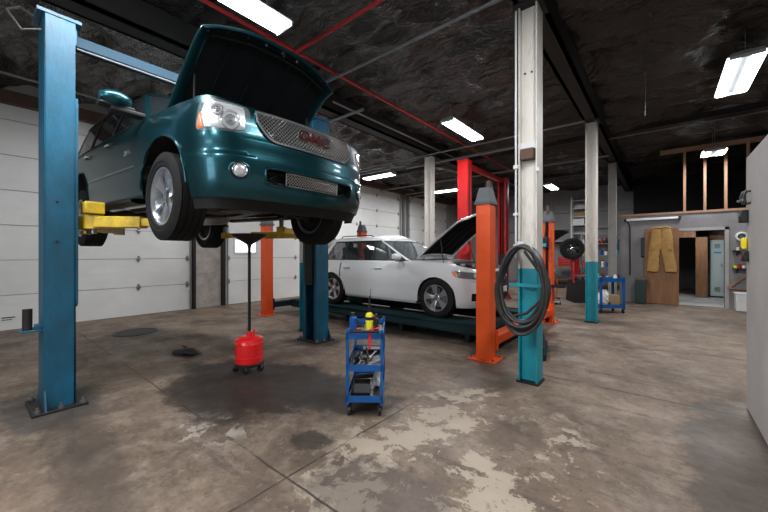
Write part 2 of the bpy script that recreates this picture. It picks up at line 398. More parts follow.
struct(MB().b2((XL - .3, YF, 4.55), (XL, YB, 5.2)).b2((XL - .3, YF, 0), (XL, -.95, 4.6)).b2((XL - .3, 8.75, 0), (XL, 9.0, 4.6)).b2((XL - .3, 13.45, 0), (XL, 14.1, 4.6)).b2((XL - .3, 18.1, 0), (XL, YB, 4.6)).b2((XL - .3, 3.9, 2.35), (XL, 4.8, 4.6)).build('wall_left', 'pier'))
bw = MB().b2((XL - .3, YB, 0), (XR, YB + .2, 5.2))
for k in range(60):
    x = XL + .2 + k * .21; bw.b2((x, YB - .02, 0), (x + .05, YB, 5))
struct(bw.build('wall_back', 'back_wall'))
struct(MB().b2((XR, YF, 0), (XR + .2, YB, 5.2)).build('wall_right', 'dark_wall'))
struct(MB().b2((XL - .3, YF - .2, 0), (XR + .2, YF, 5.2)).build('wall_front', 'back_wall'))
# made-up glowing window behind the camera, added for the highlight on the truck bumper
w = struct(MB().b2((-3.5, YF + .01, 1.9), (-1.7, YF + .03, 3.5)).build('window_added', 'added_pane', smooth=False))
m = MB()
for x in (-3.56, -2.9, -2.3, -1.7): m.b2((x, YF + .0, 1.86), (x + .06, YF + .08, 3.54))
for z in (1.84, 2.67, 3.5): m.b2((-3.56, YF, z), (-1.64, YF + .08, z + .06))
m.build('window_frame', 'enamel', w)
for z in (1.95, 2.75, 3.6):
    struct(MB().b2((XL, YB - .14, z), (-.5, YB - .02, z + .1)).build('trim_1', 'back_wall'))
# brown header timber above the overhead doors
struct(MB().b2((XL, YF, 4.42), (XL + .14, YB, 4.66)).build('trim_2', 'header'))

# near wall on the right of the camera, with broken lower edge
sw = MB().b2((.635, YF, 0), (.78, 4.80, 2.44))
struct(sw.build('wall_near', 'slab_wall', bevel=.02))

# overhead sectional doors
def overhead_door(idx, y0, y1, hy, win=None):
    z = 0.0; m = MB(); x = XL - .06
    while z < 4.4:
        z1 = min(z + .69, 4.44)
        m.b2((x - .05, y0, z + .006), (x, y1, z1 - .006))
        for g in (.17, .34, .51):
            if z + g < z1: m.b2((x, y0 + .01, z + g), (x + .0025, y1 - .01, z + g + .012))
        z += .69
    d = struct(m.build('door_%d' % idx, 'door_white', bevel=.003))
    MB().b2((x - .07, y0, 0), (x - .051, y1, 4.42)).build('door_backing', 'pier', d)
    h0 = None
    for yy in hy:
        for k in range(1, 7):
            zz = .69 * k
            q = MB().box((x + .012, yy, zz), (.02, .075, .05)).box((x + .012, yy, zz), (.018, .045, .14)).cyl((x + .028, yy - .045, zz), (x + .028, yy + .045, zz), .012, 8)
            q.build('hinge', 'steel', d)
    for yy in (y0 + .035, y1 - .035):     # vertical tracks curving into horizontal rails
        p = [(x + .07, yy, .02), (x + .07, yy, 3.95)]
        for a in range(1, 7):
            t = a / 6 * PI / 2; p.append((x + .07 + .42 * (1 - math.cos(t)), yy, 3.95 + .42 * math.sin(t)))
        p.append((x + 2.9, yy, 4.37))
        MB().tube(p, .025, 6).build('track', 'galv', d)
    return d
d1 = overhead_door(1, -.95, 3.88, (-.9 + .95, 1.47, 2.68, 3.78))
d2 = overhead_door(2, 4.82, 8.75, (4.92, 6.1, 7.3, 8.6))
d3 = overhead_door(3, 9.0, 13.45, (9.15, 10.4, 11.7, 13.3))
d4 = overhead_door(4, 14.1, 18.1, (14.25, 15.5, 16.8, 17.95))
# bright daylight vision panel in door 2
w = struct(MB().b2((XL - .058, 5.12, 1.56), (XL - .045, 5.78, 1.92)).build('window_1', 'sky_pane', smooth=False))
MB().b2((XL - .06, 5.06, 1.50), (XL - .035, 5.84, 1.56)).b2((XL - .06, 5.06, 1.92), (XL - .035, 5.84, 1.98)).b2((XL - .06, 5.06, 1.56), (XL - .035, 5.12, 1.92)).b2((XL - .06, 5.78, 1.56), (XL - .035, 5.84, 1.92)).build('window_frame', 'white_plastic', w)
# grey personnel door between doors 1 and 2
pd = MB().b2((XL - .2, 3.98, 0), (XL - .12, 4.72, 2.1))
for k in range(1, 7): pd.b2((XL - .122, 4.02, k * .32), (XL - .11, 4.68, k * .32 + .012))
pdo = struct(pd.build('door_5', 'manway'))
MB().b2((XL - .14, 3.90, 0), (XL + .02, 3.98, 2.4)).b2((XL - .14, 4.72, 0), (XL + .02, 4.80, 2.4)).b2((XL - .14, 3.90, 2.1), (XL + .02, 4.80, 2.18)).build('door_frame', 'dark_steel', pdo)
MB().b2((XL - .16, 3.98, 2.18), (XL - .08, 4.72, 2.4)).build('lintel', 'pier', pdo)
for i, (y, z, s, nm) in enumerate(((4.12, 2.3, .10, 'leftmost of three over the grey door'), (4.33, 2.28, .13, 'middle one of three over the grey door'), (4.58, 2.22, .12, 'lowest and rightmost of three over the grey door'))):
    t = thing('switch_box', 'small dark electrical switch box, ' + nm, 'switch box', (XL, y, z), group='switch boxes over the personnel door')
    MB().b2((0, -s / 2, -s / 2), (.06, s / 2, s / 2)).build('box_body', 'dark_steel', t, bevel=.006)
    MB().b2((.06, -.012, -.03), (.08, .012, .03)).build('switch_lever', 'steel', t)
for y, z, c, l, n in ((3.42, 2.28, 'amber', 'small orange door tag near top right of the first white garage door', 'orange'), (3.25, 2.34, 'blue_sticker', 'small blue door tag beside the orange one on the first white garage door', 'blue')):
    tag(MB().b2((XL - .058, y - .12, z - .03), (XL - .052, y + .12, z + .03)).build('door_tag', c, smooth=False), l, 'sticker')
t = tag(MB().b2((XL - .06, .42, .16), (XL - .054, .64, .28)).build('door_sticker', 'white_plastic', smooth=False), 'small pale notice sticker low on the white garage door left of the blue lift', 'sticker')
MB().b2((XL - .054, .44, .24), (XL - .051, .62, .26)).b2((XL - .054, .44, .20), (XL - .051, .58, .215)).build('print', 'shell', t, smooth=False)
struct(MB().b2((XL, 13.52, 0), (XL + .12, 13.64, 4.4)).b2((XL, 13.9, 0), (XL + .1, 14.02, 4.4)).build('trim_3', 'galv'))

# back partition with doorway, attic studs
PY = 13.2
pw = MB().b2((-1.05, PY, 0), (-.02, PY + .12, 2.68)).b2((-.02, PY, 2.18), (1.34, PY + .12, 2.68)).b2((1.34, PY, 0), (XR, PY + .12, 2.68))
struct(pw.build('wall_partition', 'part_wall'))
struct(MB().b2((-1.05, PY + .12, 0), (-.93, YB, 2.68)).build('wall_office_side', 'part_wall'))
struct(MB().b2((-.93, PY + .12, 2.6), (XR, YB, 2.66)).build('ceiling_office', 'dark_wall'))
struct(MB().b2((1.34, PY - .03, 0), (1.42, PY + .13, 2.25)).b2((-.06, PY - .03, 2.17), (1.42, PY + .13, 2.25)).b2((-.1, PY - .03, 0), (-.02, PY + .13, 2.25)).build('trim_4', 'slab_wall'))
struct(MB().b2((-1.1, PY - .03, 2.68), (XR, PY + .14, 2.74)).build('trim_5', 'stud'))
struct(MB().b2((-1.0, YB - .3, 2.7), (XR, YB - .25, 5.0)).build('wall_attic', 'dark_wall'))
i = 0
for px, nm in ((684.6, 'first'), (705, 'second'), (726, 'third'), (748.5, 'fourth')):
    k = (px - 384) / F_PX; x = PY * (-math.sin(th) + k * math.cos(th)) / (math.cos(th) + k * math.sin(th))
    tag(MB().b2((x - .03, PY, 2.74), (x + .03, PY + .1, 4.48)).build('wall_stud', 'stud', bevel=.003), 'bare pine wall stud above the grey partition, %s from the left' % nm, 'stud', 'pine studs above the partition')
struct(MB().b2((-.05, PY, 4.48), (XR, PY + .1, 4.6)).build('trim_6', 'stud'))
# inner office: pine framed opening with dark room beyond
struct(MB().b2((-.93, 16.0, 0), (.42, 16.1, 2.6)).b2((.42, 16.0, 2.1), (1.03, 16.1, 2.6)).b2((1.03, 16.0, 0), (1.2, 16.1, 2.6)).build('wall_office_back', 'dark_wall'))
struct(MB().b2((.9, 15.93, 0), (1.2, 15.99, 2.3)).b2((-.2, 15.93, 2.08), (1.2, 15.99, 2.3)).build('trim_7', 'wood'))
struct(MB().b2((1.2, 17.0, 0), (XR, 17.1, 2.6)).build('wall_office_far', 'part_wall'))
struct(MB().b2((-.9, PY + .14, 0.002), (XR, 16.95, .006)).build('floor_office', mat('pale office concrete', (.42, .42, .40), .5, var=.4, vscale=2), smooth=False))

# ------------------------------------------------------------------ columns and beams
def h_column(x, y, label, h=4.41, pm='post'):
    t = thing('steel_column', label, 'column', (x, y, 0), group='painted steel columns')
    m = MB().b2((-.105, -.12, .02), (-.087, .12, h)).b2((.087, -.12, .02), (.105, .12, h)).b2((-.087, -.055, .02), (.087, -.04, h))
    m.build('shaft', pm, t, bevel=.004)
    MB().b2((-.125, -.135, 0), (.125, .135, .02)).build('base_plate', 'dark_steel', t)
    MB().b2((-.16, -.17, h - .03), (.16, .17, h)).build('cap_plate', 'beam_dark', t)
    return t
c1 = h_column(-1.205, 4.22, 'white and teal steel column with black hose coiled on it')
h_column(-1.2, 8.71, 'white and teal steel column left of the far blue cart')
h_column(-1.22, 13.0, 'grey-white steel column at the left end of the grey partition wall', pm='pier')
h_column(-5.4, 4.25, 'steel column mostly hidden behind the far blue lift post')
h_column(-5.35, 8.71, 'white steel column rising behind the white car')
h_column(-5.35, 13.2, 'steel column far behind the white car, between red lift posts')
MB().cyl((-.125, -.135, 1.45), (-.125, -.135, 4.35), .012, 8).build('conduit', 'enamel', c1)
MB().b2((-.075, -.145, 2.59), (.075, -.055, 2.72)).build('junction_box', 'header', c1, bevel=.01)
MB().b2((-.087, -.10, 2.72), (.087, -.055, 2.80)).build('bracket', 'enamel', c1)
MB().b2((-.15, -.155, 2.5), (-.1, -.11, 2.54)).b2((.1, -.14, 2.44), (.13, -.1, 2.48)).b2((-.15, -.155, 1.95), (-.1, -.11, 1.98)).build('pipe_clip', 'enamel', c1)
for z in (3.62, 3.62):
    MB().cyl((-.045, -.065, z), (-.045, -.05, z), .012, 8).cyl((.03, -.065, z), (.03, -.05, z), .012, 8).build('bolt_hole', 'shell', c1); break
for i, (x, w) in enumerate(((-1.2, .14), (-5.37, .16))):
    struct(MB().b2((x - w, YF, 4.41), (x - w + .05, YB, 4.78)).b2((x + w - .05, YF, 4.41), (x + w, YB, 4.78)).b2((x - w, YF, 4.41), (x + w, YB, 4.45)).build('trim_%d' % (8 + i), 'beam_dark'))
# roof purlins dimly visible under the sheeting, running left to right
for k, y in enumerate((10.9, 15.4)):
    struct(MB().b2((XL, y - .035, 4.66), (XR, y + .035, 4.8)).build('trim_%d' % (10 + k), 'beam_dark'))
# conduits, sprinkler lines
def pipe(name, pts, r, m, label, cat, group=None):
    return tag(MB().tube(pts, r, 8).build(name, m), label, cat, group)
pipe('conduit', [(XL, 4.05, 4.56), (-1.4, 4.05, 4.56)], .024, 'galv', 'long grey conduit under the ceiling running to the hose column', 'pipe', 'ceiling conduits')
pipe('conduit', [(XL, 8.55, 4.40), (-1.3, 8.55, 4.40)], .022, 'galv', 'grey conduit crossing above the white car to the second column', 'pipe', 'ceiling conduits')
pipe('conduit', [(-1.06, 10.4, 4.44), (XR, 10.4, 4.44)], .015, 'galv', 'thin grey conduit crossing the dark ceiling at right', 'pipe', 'ceiling conduits')
pipe('conduit', [(XL, 11.9, 4.38), (-1.2, 11.9, 4.38)], .03, 'galv', 'grey pipe crossing in front of the red lift crossbar', 'pipe', 'ceiling conduits')
pipe('conduit', [(-8.5, -3, 4.52), (-8.5, 3.0, 4.52)], .022, 'galv', 'thin pale pipe at the ceiling far left beyond the blue lift', 'pipe', 'ceiling conduits')
pipe('sprinkler_pipe', [(-4.37, -2.5, 4.62), (-4.37, 14, 4.62)], .026, 'red_pipe', 'red sprinkler pipe running away above the open teal hood', 'pipe')
pipe('sprinkler_pipe', [(-4.37, 3.2, 4.60), (-3.9, 3.2, 4.60), (-1.3, 3.2, 4.60)], .024, 'red_pipe', 'red sprinkler branch running right from above the teal hood', 'pipe')
pipe('conduit', [(-5.05, 4.6, 4.52), (-5.05, 17, 4.52)], .02, 'galv', 'pale conduit running away along the roof beam right of the truck hood', 'pipe', 'ceiling conduits')
pipe('strut_channel', [(-6.0, 5.0, 4.38), (-4.6, 5.0, 4.38)], .03, 'galv', 'short grey strut just right of the open teal hood', 'rail')
pipe('strut_channel', [(-6.6, 9.3, 4.365), (-2.6, 9.3, 4.365)], .045, 'galv', 'thick grey strut rail above the windscreen of the white car', 'rail')
t = thing('hanging_cord', 'thin pull cord hanging from the dark ceiling right of the columns', 'cord', (.42, 6.05, 3.75))
k = (645 - 384) / F_PX; dd = 6.2; cx = dd * (-math.sin(th) + k * math.cos(th)); cy = dd * (math.cos(th) + k * math.sin(th))
t.location = (cx, cy, 4.02)
MB().tube([(0, 0, 0), (.01, 0, .5), (-.01, 0, .9)], .006, 6).build('cord', 'galv', t)
MB().cyl((0, 0, .80 - .05), (0, 0, .80 + .02), .02, 8).build('connector', 'galv', t)

# ------------------------------------------------------------------ light fixtures
def fixture(x, y, z, along, length, label, lit=True, power=60, hang=True, twin=True, wires=.5, gap=.19, grp='twin tube ceiling lights'):
    t = thing('ceiling_light', label, 'light', (x, y, z), 0 if along == 'x' else PI / 2, grp)
    l = length / 2
    MB().box((0, 0, .045), (length + .04, gap + .15, .05), taper=(1, .7)).box((0, 0, .09), (length * .9, .12, .05)).build('housing', 'fixture_grey', t, bevel=.004)
    for yy in (-gap/2, gap/2):
        MB().b2((-l, yy - gap*.28, -.012), (l, yy + gap*.28, .012)).build('tube', 'tube_glow' if lit else 'tube_off', t, bevel=.008)
    for sx in (-1, 1): MB().b2((sx*(l + .02), -gap/2 - .05, -.02), (sx*l, gap/2 + .05, .03)).build('end_cap', 'enamel', t)
    if hang:
        for sx in (-l * .8, l * .8): MB().tube([(sx, 0, .1), (sx, 0, .1 + wires)], .004, 5).build('hanger_wire', 'galv', t)
    if power:
        la = bpy.data.lights.new('tube_light', 'AREA'); la.shape = 'RECTANGLE'; la.size = length; la.size_y = gap * .5; la.energy = power / 2; la.color = (.97, .98, 1.0)
        for yy in (-gap/2, gap/2):
            lo = bpy.data.objects.new('tube_light', la); C.objects.link(lo); lo.parent = t; lo.location = (0, yy, -.016)
    return t
fixture(-3.64, 1.30, 4.30, 'y', 2.4, 'bright twin tube light directly above the open teal hood', power=110)
fixture(-3.5, 7.15, 4.30, 'y', 1.5, 'bright twin tube light above the front of the white car', power=95)
fixture(-3.6, 15.5, 4.30, 'y', 1.3, 'distant twin tube light seen just right of the nearest white column', power=70)
fixture(-7.8, 9.3, 4.25, 'x', 1.3, 'tube light glowing above the rear of the white car', power=75)
fixture(-7.4, 13.3, 4.25, 'x', 1.3, 'tube light glowing between the white column and red lift', power=75)
fixture(.93, 7.70, 4.30, 'y', 1.5, 'bright twin tube light hanging at the upper right of the picture', power=100, wires=.6, gap=.26)
fixture(1.05, 12.4, 4.15, 'y', .6, 'small twin tube light hanging in front of the pine studs', power=50, wires=.7, gap=.30)
# bays continued beyond the frame; both behind-camera lights are added as fill
fixture(-7.6, 3.2, 4.45, 'x', 1.3, 'twin tube light over the left bay above the raised truck', power=50)
fixture(-1.6, -1.6, 4.30, 'y', 1.3, 'added, unseen twin tube fill light behind the camera position', power=110)
fixture(-3.9, -2.2, 4.30, 'y', 1.3, 'added, unseen twin tube fill light behind and left of the camera position', power=55)
fixture(-.1, 2.2, 4.45, 'y', 1.3, 'twin tube light above the open floor at right', power=75)
fixture(.9, 15.0, 2.5, 'y', .8, 'twin tube light inside the back office', power=14, hang=False)
# unlit strip on partition
t = thing('strip_light', 'unlit white strip light mounted high on the grey partition wall', 'light', (-.25, PY, 2.56))
MB().b2((-.62, -.07, -.035), (.62, 0, .035)).build('diffuser', 'tube_off', t, bevel=.015)
MB().b2((-.68, -.075, -.045), (-.62, 0, .045)).build('end_cap', 'dark_steel', t)
MB().b2((.62, -.075, -.045), (.68, 0, .045)).build('end_cap', 'dark_steel', t)

# ------------------------------------------------------------------ car body engine
def interp(tab, v):
    if v <= tab[0][0]: return tab[0][1]
    for (a, p), (b, q) in zip(tab, tab[1:]):
        if v <= b:
            t = (v - a) / (b - a); return p + (q - p) * t
    return tab[-1][1]
def sinterp(tab, v):      # smooth (catmull-rom) interpolation of a table
    if v <= tab[0][0]: return tab[0][1]
    if v >= tab[-1][0]: return tab[-1][1]
    for i in range(len(tab) - 1):
        if v <= tab[i + 1][0]:
            x0, y0 = tab[i]; x1, y1 = tab[i + 1]; h = x1 - x0; t = (v - x0) / h
            m0 = (y1 - tab[i - 1][1]) / (x1 - tab[i - 1][0]) if i > 0 else (y1 - y0) / h
            m1 = (tab[i + 2][1] - y0) / (tab[i + 2][0] - x0) if i + 2 < len(tab) else (y1 - y0) / h
            return (2*t**3 - 3*t*t + 1) * y0 + (t**3 - 2*t*t + t) * h * m0 + (-2*t**3 + 3*t*t) * y1 + (t**3 - t*t) * h * m1
class Hull:
    def __init__(s, plan, front, side, rear):      # plan: half outline (x, y>=0) from the nose to the tail
        P = [Vector((x, y, 0)) for x, y in plan]; Q = [P[0] + Vector((P[0].x - P[1].x, P[1].y * -1 + 0, 0)) if False else Vector((P[1].x, -P[1].y, 0))] + P + [Vector((P[-2].x, -P[-2].y, 0))]
        s.p = []
        for i in range(1, len(Q) - 2):
            for k in range(24):
                t = k / 24; a, b, c, d = Q[i-1], Q[i], Q[i+1], Q[i+2]
                s.p.append(.5 * ((2*b) + (c - a) * t + (2*a - 5*b + 4*c - d) * t*t + (-a + 3*b - 3*c + d) * t**3))
        s.p.append(P[-1]); s.s = [0.0]
        for a, b in zip(s.p, s.p[1:]): s.s.append(s.s[-1] + (b - a).length)
        s.L = s.s[-1]; s.front, s.side, s.rear = front, side, rear
    def plan(s, u):
        u = min(max(u, 0), s.L); lo, hi = 0, len(s.s) - 1
        while hi - lo > 1:
            m = (lo + hi) // 2
            if s.s[m] <= u: lo = m
            else: hi = m
        t = (u - s.s[lo]) / max(1e-9, s.s[hi] - s.s[lo]); p = s.p[lo].lerp(s.p[hi], t)
        a = s.p[max(lo - 2, 0)]; b = s.p[min(hi + 2, len(s.p) - 1)]
        if lo < 2: a = Vector((b.x, -b.y, 0))
        if hi > len(s.p) - 3: b = Vector((a.x, -a.y, 0))
        d = (b - a).normalized(); n = Vector((d.y, -d.x, 0))
        if n.x * 0 + n.dot(p - Vector((-1.5, 0, 0))) < 0: n = -n
        return p, n
    def at(s, u, z, off=0.0):      # u>0 = right side (-y), u<0 = left side
        p, n = s.plan(abs(u)); wf = max(0, n.x) ** 2; wr = max(0, -n.x) ** 2; ws = n.y ** 2
        ins = wf * sinterp(s.front, z) + ws * sinterp(s.side, z) + wr * sinterp(s.rear, z)
        q = p - n * (ins - off); y = q.y
        if p.y > .02: y = max(y, 0)
        return Vector((q.x, -y if u > 0 else y, z))
    def u_x(s, x):                  # arc position where the side reaches x
        for i in range(len(s.p)):
            if s.p[i].y > .5 and s.p[i].x <= x: return s.s[i]
        return s.L
    def u_y(s, y):
        for i in range(len(s.p)):
            if s.p[i].y >= y: return s.s[i]
        return s.L
class Cabin(Hull):      # the outline shrinks with height: front / rear tables move the ends, side narrows it
    def sc(s, z):
        xf0, xr0 = s.p[0].x, s.p[-1].x; xf, xr = xf0 - sinterp(s.front, z), xr0 + sinterp(s.rear, z)
        return xf0, xr0, xf, xr
    def at(s, u, z, off=0.0):
        p, n = s.plan(abs(u)); xf0, xr0, xf, xr = s.sc(z); W = max(q.y for q in s.p)
        x = xr + (p.x - xr0) * (xf - xr) / (xf0 - xr0); y = p.y * (W - sinterp(s.side, z)) / W
        q = Vector((x, y, 0)) + n * off
        return Vector((q.x, -q.y if u > 0 else q.y, z + (off * .5 if off > 0 else 0)))
    def u_xz(s, x, z):
        xf0, xr0, xf, xr = s.sc(z); return s.u_x(xr0 + (x - xr) * (xf0 - xr0) / (xf - xr))
def lin(a, b, step):
    n = max(1, int(math.ceil(abs(b - a) / step))); return [a + (b - a) * i / n for i in range(n + 1)]
def patch(mb, H, us, zs, zlo, zhi, off=0.0, holes=()):
    f = lambda g, u: g(u) if callable(g) else g
    rows = []; Z = []
    for u in us:
        lo, hi = f(zlo, u), f(zhi, u); zz = [min(max(z, lo), hi) for z in zs]; Z.append(zz); rows.append([H.at(u, z, off) for z in zz])
    o = len(mb.v); m = len(zs)
    for r in rows: mb.v += r
    for i in range(len(us) - 1):
        for j in range(m - 1):
            uc = (us[i] + us[i+1]) / 2; zc = (zs[j] + zs[j+1]) / 2
            if any(a < uc < b and c < zc < d for a, b, c, d in holes): continue
            if abs(Z[i][j+1] - Z[i][j]) < 1e-6 and abs(Z[i+1][j+1] - Z[i+1][j]) < 1e-6: continue
            mb.f.append((o + i*m + j, o + i*m + j + 1, o + (i+1)*m + j + 1, o + (i+1)*m + j))
    return mb
def blob(mb, H, cs, off=.008, base=-.01, rnd=6, n=36, rings=7, dome=6, skirt=True):
    """rounded quad on the hull; cs = 4 corners (u,z) ccw"""
    (a, b, c, d) = cs; rows = []
    def m(p, q):
        s, t = (p + 1) / 2, (q + 1) / 2
        return tuple((1-s)*(1-t)*a[i] + s*(1-t)*b[i] + s*t*c[i] + (1-s)*t*d[i] for i in (0, 1))
    for k in range(rings + 1):
        rho = k / rings; row = []
        for i in range(n):
            t = 2*PI*i/n; cx, sx = math.cos(t), math.sin(t); r = rho / (abs(cx)**rnd + abs(sx)**rnd) ** (1/rnd)
            u, z = m(r*cx, r*sx); row.append(H.at(u, z, base + (off - base) * (1 - rho**dome) if skirt else off))
        rows.append(row)
    return mb.grid(rows, closeu=True)
def quad(mb, H, cs, off=0.0, nu=14, nz=8):
    a, b, c, d = cs; rows = []
    for j in range(nz + 1):
        t = j / nz; r = []
        for i in range(nu + 1):
            s = i / nu; r.append(H.at(*[(1-s)*(1-t)*a[k] + s*(1-t)*b[k] + s*t*c[k] + (1-s)*t*d[k] for k in (0, 1)], off))
        rows.append(r)
    return mb.grid(rows)
def arch(H, xs, R, zw, sill):
    def f(u):
        x = H.plan(abs(u))[0].x; z = sill(x) if callable(sill) else sill
        for xw in xs:
            if abs(x - xw) < R: z = max(z, zw + math.sqrt(R*R - (x - xw)**2) * .97)
        return z
    return f

def make_wheel(parent, x, y, z, R, W, rim_r, spokes, style, lab=None):
    s = 1 if y > 0 else -1
    Mx = Matrix.Translation((x, y, z)) @ R3(-PI/2 * s) @ R3(0, 0, random.random())       # local +z -> outward
    w = W / 2
    prof = [(rim_r, -w*.86), (rim_r + .03, -w*.97), (R - .06, -w), (R - .015, -w*.86)]
    for k in range(5):
        a = -w*.8 + k * w * .4
        prof += [(R, a), (R, a + w*.30), (R - .010, a + w*.32), (R - .010, a + w*.38)] if k < 4 else [(R, a)]
    prof += [(R - .015, w*.86), (R - .06, w), (rim_r + .055, w*.99), (rim_r + .05, w*.95), (rim_r + .02, w*.95), (rim_r, w*.84)]
    ty = MB().lathe(prof, 56, Mx, closed=True).build('wheel', 'rubber', parent, ang=28)
    # rim: lip, barrel, spokes
    m = MB()
    m.lathe([(rim_r + .004, w*.88), (rim_r - .012, w*.86), (rim_r - .025, w*.6), (rim_r - .03, -w*.8), (rim_r, -w*.86)], 48, Mx)
    n = spokes
    for k in range(n):
        a0 = 2*PI*k/n
        subs = (-.0,) if style == 'wide' else (-.14, .14)
        for da in subs:
            rows = []
            for i in range(9):
                t = i / 8; r = .045 + (rim_r - .06) * t
                wd = (.026 + .030 * t) if style == 'wide' else (.026 + .012 * t)
                a = a0 + da * t * (1 if style != 'wide' else 0)
                c_, s_ = math.cos(a), math.sin(a); zz = w*(.50 + .22 * math.sin(t * PI * .55))
                row = []
                for (q, dz) in ((-1, -.03), (-.92, -.004), (-.3, .0 if style != 'wide' else -.012), (.3, .0 if style != 'wide' else -.012), (.92, -.004), (1, -.03)):
                    row.append(Mx @ Vector((r*c_ - q*wd*s_, r*s_ + q*wd*c_, zz + dz)))
                rows.append(row)
            m.grid(rows)
    m.build('rim', 'alloy', ty, ang=40)
    MB().lathe([(0, w*.62), (.05, w*.62), (.062, w*.56), (.062, w*.3)], 24, Mx).build('hub_cap', 'chrome', ty)
    for k in range(5 if style != 'wide' else 6):
        a = 2*PI*(k + .5)/(5 if style != 'wide' else 6)
        p = Mx @ Vector((.082*math.cos(a), .082*math.sin(a), w*.35)); q = Mx @ Vector((.082*math.cos(a), .082*math.sin(a), w*.58))
        MB().cyl(p, q, .011, 6).build('lug_nut', 'chrome', ty)
    MB().lathe([(.03, w*.1), (rim_r*.72, w*.1), (rim_r*.72, -w*.1), (.03, -w*.1)], 36, Mx).build('brake_disc', 'disc', ty)
    c_ = Mx @ Vector((rim_r*.6, .04, w*.1)); MB().box(c_, (.10, .08, .14)).build('brake_caliper', 'dark_steel', ty, bevel=.01)
    MB().lathe([(0, -w*.5), (rim_r - .02, -w*.5)], 30, Mx).build('backing_plate', 'shell', ty)
    return ty

def well(mb, H, xs, R, zw, side, depth, off=-.004):
    for xw in xs:
        rows = []
        for i in range(25):
            t = PI * i / 24; x = xw + (R - .002) * math.cos(t); z = zw + (R - .002) * math.sin(t) * .97
            u = H.u_x(x) * side; p = H.at(u, z, off); q = Vector((p.x, p.y + side * depth, p.z)); rows.append([p, p.lerp(q, .5), q])
        mb.grid(rows)
        o = len(mb.v); mb.v += [r[2] for r in rows] + [rows[0][2].lerp(rows[-1][2], .5)]
        for i in range(24): mb.f.append((o + i, o + i + 1, o + 25))

def make_hood(parent, hinge, L, ang, wr, wf, paint, curve=.12, crown=.035, ribs=True, nose=.06, thick=.03):
    """hood panel hinged at 'hinge'; wr/wf rear/front half widths; local x forward"""
    c_, s_ = math.cos(ang), math.sin(ang)
    def P(a, b, dz):       # a 0..1 along, b -1..1 across
        hw = wr + (wf - wr) * a; y = hw * b
        x = (L - curve * abs(b) ** 2.6) * a
        zz = crown * (1 - b*b) + .05 * math.sin(PI * min(a, 1)) * .6 - nose * max(0, (a - .8) / .2) ** 2 + dz - .012 * (abs(b) > .97)
        return Vector((hinge[0] + x*c_ - zz*s_, y, hinge[2] + x*s_ + zz*c_))
    A = [i/18 for i in range(19)]; B = [-1 + i/12 for i in range(25)]
    h = MB().grid([[P(a, b, 0) for b in B] for a in A]).build('hood', paint, parent, solid=0.0)
    q = h.modifiers.new('thickness', 'SOLIDIFY'); q.thickness = .012; q.offset = 0
    e = MB()
    ring = [P(0, b, -.018) for b in B] + [P(a, 1, -.018) for a in A[1:]] + [P(1, b, -.018) for b in B[::-1][1:]] + [P(a, -1, -.018) for a in A[::-1][1:-1]]
    def Q(a, b, dz, k): 
        return P(.5 + (a - .5) * k, b * k, dz)
    def band(k0, k1, d0, d1):
        r0 = [Q(0, b, d0, k0) for b in B] + [Q(a, 1, d0, k0) for a in A[1:]] + [Q(1, b, d0, k0) for b in B[::-1][1:]] + [Q(a, -1, d0, k0) for a in A[::-1][1:-1]]
        r1 = [Q(0, b, d1, k1) for b in B] + [Q(a, 1, d1, k1) for a in A[1:]] + [Q(1, b, d1, k1) for b in B[::-1][1:]] + [Q(a, -1, d1, k1) for a in A[::-1][1:-1]]
        e.grid([r0, r1], closeu=True)
    band(.995, .97, -.006, -thick); band(.97, .90, -thick, -thick); band(.90, .87, -thick, -.012)
    e.build('hood_frame', paint, h)
    l = MB().grid([[Q(a, b, -.014 - .018 * (1 - max(abs(b), abs(2*a - 1)) ** 8), .89) for b in B] for a in A])
    l.build('hood_liner', 'liner', h)
    if ribs:
        r = MB()
        for b in (-.6, -.2, .2, .6): r.tube([P(a, b, -.038) for a in (.1, .3, .5, .7, .9)], .010, 6)
        r.tube([P(.9, b, -.04) for b in (-.85, -.4, 0, .4, .85)], .012, 6)
        r.build('liner_rib', 'liner', h)
        for b in (-.93, -.72, -.48, -.24, 0, .24, .48, .72, .93):
            p = P(.955, b, -thick - .002); q_ = P(.955, b, -thick - .012)
            MB().cyl(p, q_, .012, 8).build('rubber_buffer', 'steel' if abs(b) < .3 else 'shell', h)
        MB().tube([P(.97, 0, -.03), P(.97, 0, -.07), P(.94, .03, -.07), P(.94, .03, -.03)], .005, 6).build('striker', 'steel', h)
    return h, P

